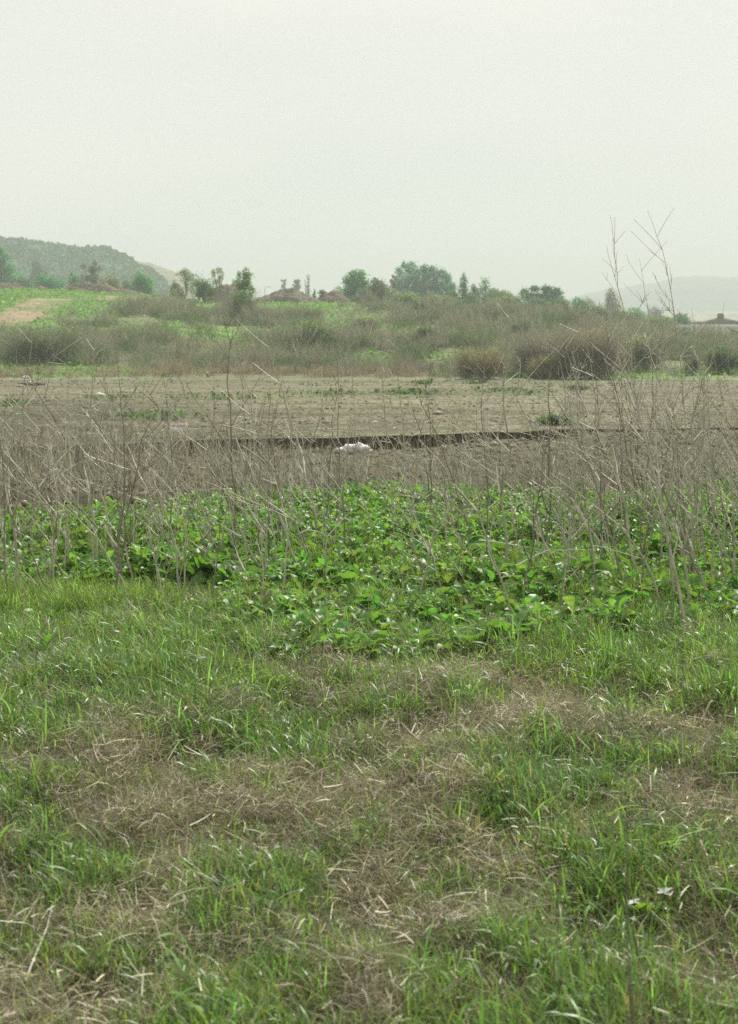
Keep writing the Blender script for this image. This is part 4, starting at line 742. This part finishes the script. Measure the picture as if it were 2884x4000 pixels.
T += [('tall fine stalk between the dark upright one and the tallest pair', [(2520, 2330), (2500, 2000), (2440, 1700), (2390, 1450), (2370, 1250), (2380, 1130)], .0055, 16, .32),
     ('tall thin stalk tilting right past the tallest stalk', [(2690, 2300), (2720, 1950), (2740, 1650), (2780, 1400), (2830, 1180)], .0055, 14, .32),
     ('tall twiggy stalk right behind the tallest pair', [(2580, 2250), (2590, 1950), (2560, 1650), (2565, 1380), (2520, 1150), (2500, 1010)], .0055, 18, .34),
     ('tall twiggy stalk in the gap right of the tallest one', [(2760, 2280), (2740, 1950), (2755, 1600), (2720, 1350), (2700, 1200)], .0055, 16, .34),
     ('tall slim stalk leaning left over the arching branch', [(2400, 2260), (2350, 1950), (2270, 1650), (2210, 1420), (2180, 1300)], .0055, 12, .34),
     ('tall slim stalk at the far left rising past the field', [(345, 2200), (350, 1900), (330, 1600), (345, 1400)], .005, 11, .4),
     ('tall slim stalk between the forked stalk and thick grey one', [(820, 2200), (815, 1900), (840, 1600), (830, 1380)], .005, 11, .4),
     ('tall twiggy stalk just left of the slim middle one', [(1545, 2200), (1530, 1900), (1500, 1600), (1490, 1330)], .0055, 13, .4),
     ('tall twiggy stalk halfway between slim middle and dark upright ones', [(1900, 2230), (1905, 1900), (1880, 1600), (1900, 1290)], .0055, 13, .4)]
for i, (lab, pp, r0, nb, bl) in enumerate(T): traced(lab, pp, r0, nb, CD if 'dark' in lab else CP * .8 if 'pale' in lab else CG, bl, 300 + i)
# copies of a few untraced stalks for the rest
protos = []
for k in range(12):
    rr = random.Random(700 + k); m = MB(); h = 1.0; lean = rr.uniform(-.22, .12)
    pts = [(0, 0, -.03)] + [(lean * t * t + rr.gauss(0, .015), rr.gauss(0, .03) * t, t) for t in (.15, .3, .45, .6, .75, .9, 1)]
    stalk_from(m, pts, .0062, rr.randint(4, 8), rr, (CG, CG, CD, CP * .8)[k % 4], .48, .0022); me = m.mesh('dry_stalk'); me.materials.append(M_STALK); protos.append(me)
def place(x, y, h, zone):
    k = rnd.randrange(12); o = bpy.data.objects.new('dry_stalk', protos[k]); o.location = (x, y, G(x, y)); ry = rnd.gauss(-.03, .09)
    v = rnd.random(); rz = rnd.random() * .9 - .45 if rnd.random() < .7 else rnd.random() * 6.28
    if v < .22: ry = rnd.gauss(-.36, .12); rz = rnd.gauss(0, .3)
    elif v < .32: ry = rnd.gauss(.28, .1); rz = rnd.gauss(0, .3)
    o.scale = (h, h, h); o.rotation_euler = (rnd.gauss(0, .05), ry, rz); sc.collection.objects.link(o)
    px = x / y * F + CX
    strips = [(150, 'at the left edge'), (350, 'near the left edge'), (600, 'left of the forked stalk'), (780, 'by the forked stalk'), (1000, 'by the thick grey stalk'), (1200, 'left of the middle'), (1450, 'beside the middle'), (1650, 'by the slim middle stalk'),
              (1900, 'right of the middle'), (2150, 'by the arching fallen branch'), (2350, 'by the dark upright stalk'), (2560, 'left of the tallest stalks'), (2740, 'among the tallest stalks'), (2850, 'right of the tallest stalks'), (9999, 'at the right edge')]
    strip = [b for a, b in strips if px < a][0]
    tone = ('grey', 'brownish', 'dark', 'pale')[k % 4]; size = 'short' if h < .8 else 'medium' if h < 1.1 else 'tall'
    tilt = 'leaning right' if ry > .05 else 'leaning left' if ry < -.1 else 'upright'
    where = ('just beyond the leaves' if y < 15.5 else 'far beyond the leaves') if zone == 'back' else 'in the front leaves' if y < 10 else 'in the middle leaves' if y < 11.3 else 'in the rear leaves'
    tag(o, f'{size} {tone} dry stalk {tilt} {where} {strip}', 'dry stalk', 'dry weed stalks standing ' + ('beyond the leaves' if zone == 'back' else 'in the leaves'))
for i in range(88):
    y = rnd.uniform(8.8, 12.2); x = rnd.uniform(-.2274 * y - .4, 0); place(x, y, rnd.uniform(.6, 1.35), 'left')
for i in range(112):
    y = rnd.uniform(8.6, 12.6); x = (.2274 * y + .4) * rnd.random() ** .7; place(x, y, rnd.uniform(.65, 1.35) + .25 * (x > 1.3), 'right')
for i in range(95):
    y = rnd.uniform(12.3, 19); x = rnd.uniform(-.2274 * y - .4, .2274 * y + .4); place(x, y, rnd.uniform(.6, 1.15), 'back')
for i in range(26):
    y = rnd.uniform(9, 12.2); x = rnd.uniform(-.2274 * y - .3, .2274 * y + .3); place(x, y, rnd.uniform(1.3, 1.7), 'left')
# arching fallen branches
for (lab, pp, hh) in [('pale fallen branch arching over the leaves right of centre', [(2020, 2210), (2080, 2175), (2140, 2150), (2240, 2145), (2350, 2150)], .3), ('thin fallen branch below the arching pale one', [(1870, 2110), (1960, 2120), (2060, 2140), (2200, 2155), (2300, 2180)], .28),
                      ('curved pale twig hanging left of the fallen branches', [(2150, 2010), (2180, 2020), (2190, 1995), (2188, 1975)], .35), ('pale arched twig left of centre over the leaves', [(1170, 2085), (1200, 2070), (1260, 2078), (1320, 2150), (1370, 2220)], .3)]:
    f = at(pp[0][0], pp[0][1] + 120); m = MB(); pts = [P(a, b, f.y + .02 * k) - f for k, (a, b) in enumerate(pp)]
    stalk_from(m, pts, .0055, 3, random.Random(len(lab)), CP, .3, .002); tag(m.build('fallen_branch', M_STALK, loc=f), lab, 'branch')
# sticks lying in the front grass
for (lab, pp, r) in [('kinked pale stick lying in the grass right of centre', [(1254, 2740), (1280, 2730), (1350, 2703), (1395, 2700)], .004), ('pale stem falling away from the kinked stick', [(1254, 2742), (1290, 2790), (1350, 2850), (1400, 2890)], .003), ('forked grey twig lying in the lower left grass', [(97, 3880), (140, 3790), (185, 3700), (205, 3600), (260, 3540), (310, 3450)], .0045),
                     ('long pale straw in the lower right grass', [(2480, 3545), (2540, 3620), (2600, 3690), (2670, 3750)], .003), ('short bright straw standing in the right grass', [(2165, 3258), (2180, 3220), (2192, 3175)], .004), ('thick pale straw in the lower middle right grass', [(1972, 3830), (1990, 3770), (2008, 3715)], .0045), ('slanting straw in the lower middle right', [(1905, 3540), (1950, 3590), (2000, 3630)], .003),
                     ('curved pale root in the lower left middle grass', [(610, 3580), (650, 3560), (720, 3565), (760, 3630)], .0032), ('dark slanting stem in the left grass', [(238, 2215), (265, 2260), (292, 2300)], .005), ('dark slanting stem near the dark weed clump', [(665, 2255), (720, 2320), (800, 2385)], .004), ('thin straw leaning against the dark slanting stem', [(745, 2390), (760, 2340), (770, 2320)], .004),
                     ('long straw in the left front grass', [(150, 3050), (205, 3120), (275, 3225)], .003), ('pale straw fan pointing right in the front grass', [(880, 3200), (940, 3160), (1000, 3100)], .004), ('pale straw across the straw fan', [(890, 3265), (950, 3180), (1005, 3090)], .004), ('pale straw left of centre in the front grass', [(465, 3310), (505, 3355)], .004), ('bent stem in the right front grass', [(1290, 3570), (1300, 3600), (1290, 3660), (1310, 3700)], .0035)]:
    m = MB(); pts = [at(a, b) for a, b in pp]; f = pts[0].copy(); n_ = len(pts)
    pts = [p - f + Vector((0, 0, .025 + .02 * math.sin(3.14 * k / max(1, n_ - 1)))) for k, p in enumerate(pts)]
    if len(pts) < 4: pts = [pts[0]] + [pts[0].lerp(pts[-1], .5) + Vector((.004, 0, .006))] + pts[-1:]
    tube(m, pts, r * .62, r * .4, CP * .8 if 'dark' not in lab else CD, 6); tag(m.build('stick', M_STALK, loc=f), lab, 'stick')
# blurred stem close to the lens
m = MB(); d = 2.55; f = Vector(((2478 - CX) / F * d, d, G((2478 - CX) / F * d, d)))
pts = [Vector((0, 0, 0))] + [P(a, b, d) - f for a, b in [(2470, 3950), (2455, 3750), (2450, 3560), (2462, 3350), (2460, 3200), (2452, 3120)]]
stalk_from(m, pts, .006, 3, random.Random(9), CD * .8, .12, .002); tag(m.build('dry_stalk', M_STALK, loc=f), 'dark blurred dry stem close to the camera at lower right', 'dry stalk')
# small bright white scrap, a few ribbons on a thin stem
def scraps(lab, px, py, n, s):
    f = at(px, py + 40); q = P(px, py, f.y - .05); m = MB(); az = np.arange(n) / n * 6.283 + rg.random(n) * .6; e = R(20) + rg.random(n) * R(40)
    p, t = arcs(n, np.zeros((n, 3)), s * (.8 + .4 * rg.random(n)), az, e, e - .8, 5)
    ribbons(m, p, np.array([.3, .8, 1, .8, .3])[None] * s * .6 * np.ones(n)[:, None], np.stack([-np.sin(az), np.cos(az), 0 * az], -1), np.tile([.8, .8, .78], (n, 1)))
    r = empty('white_scrap', f); tag(r, lab, 'flower'); o = m.build('scraps', M_SCRAP, r, loc=q - f)
    m = MB(); tube(m, [(0, 0, 0), ((q - f).x * .5, (q - f).y * .5 + .01, (q - f).z * .6), tuple(q - f)], .0015, .001, np.array([.1, .16, .05]), 4); m.build('stem', M_STALK, r)
M_SCRAP = mat('scrap_white', .5, .3, .4)
scraps('larger white scrap in the lower right grass', 2595, 3490, 5, .026); scraps('white scrap just behind the blurred stem', 2475, 3525, 5, .02); scraps('tiny white scrap below the two bigger ones', 2470, 3590, 4, .012)
# ------------------------------------------------------------ haze
HAZE = 0.00082
mb = MB(); box(mb, (0, 1450, 37), (5200, 3100, 94)); hz = mb.build('haze', bpy.data.materials.new('haze')); m = hz.data.materials[0]; m.use_nodes = True
nn = m.node_tree.nodes; nn.remove(nn['Principled BSDF']); pv = nn.new('ShaderNodeVolumePrincipled'); pv.inputs['Density'].default_value = HAZE; pv.inputs['Color'].default_value = (.78, .865, .815, 1); pv.inputs['Anisotropy'].default_value = .1
m.node_tree.links.new(pv.outputs[0], nn['Material Output'].inputs['Volume']); tag(hz, 'thin pale haze over the fields', 'haze', kind='stuff')
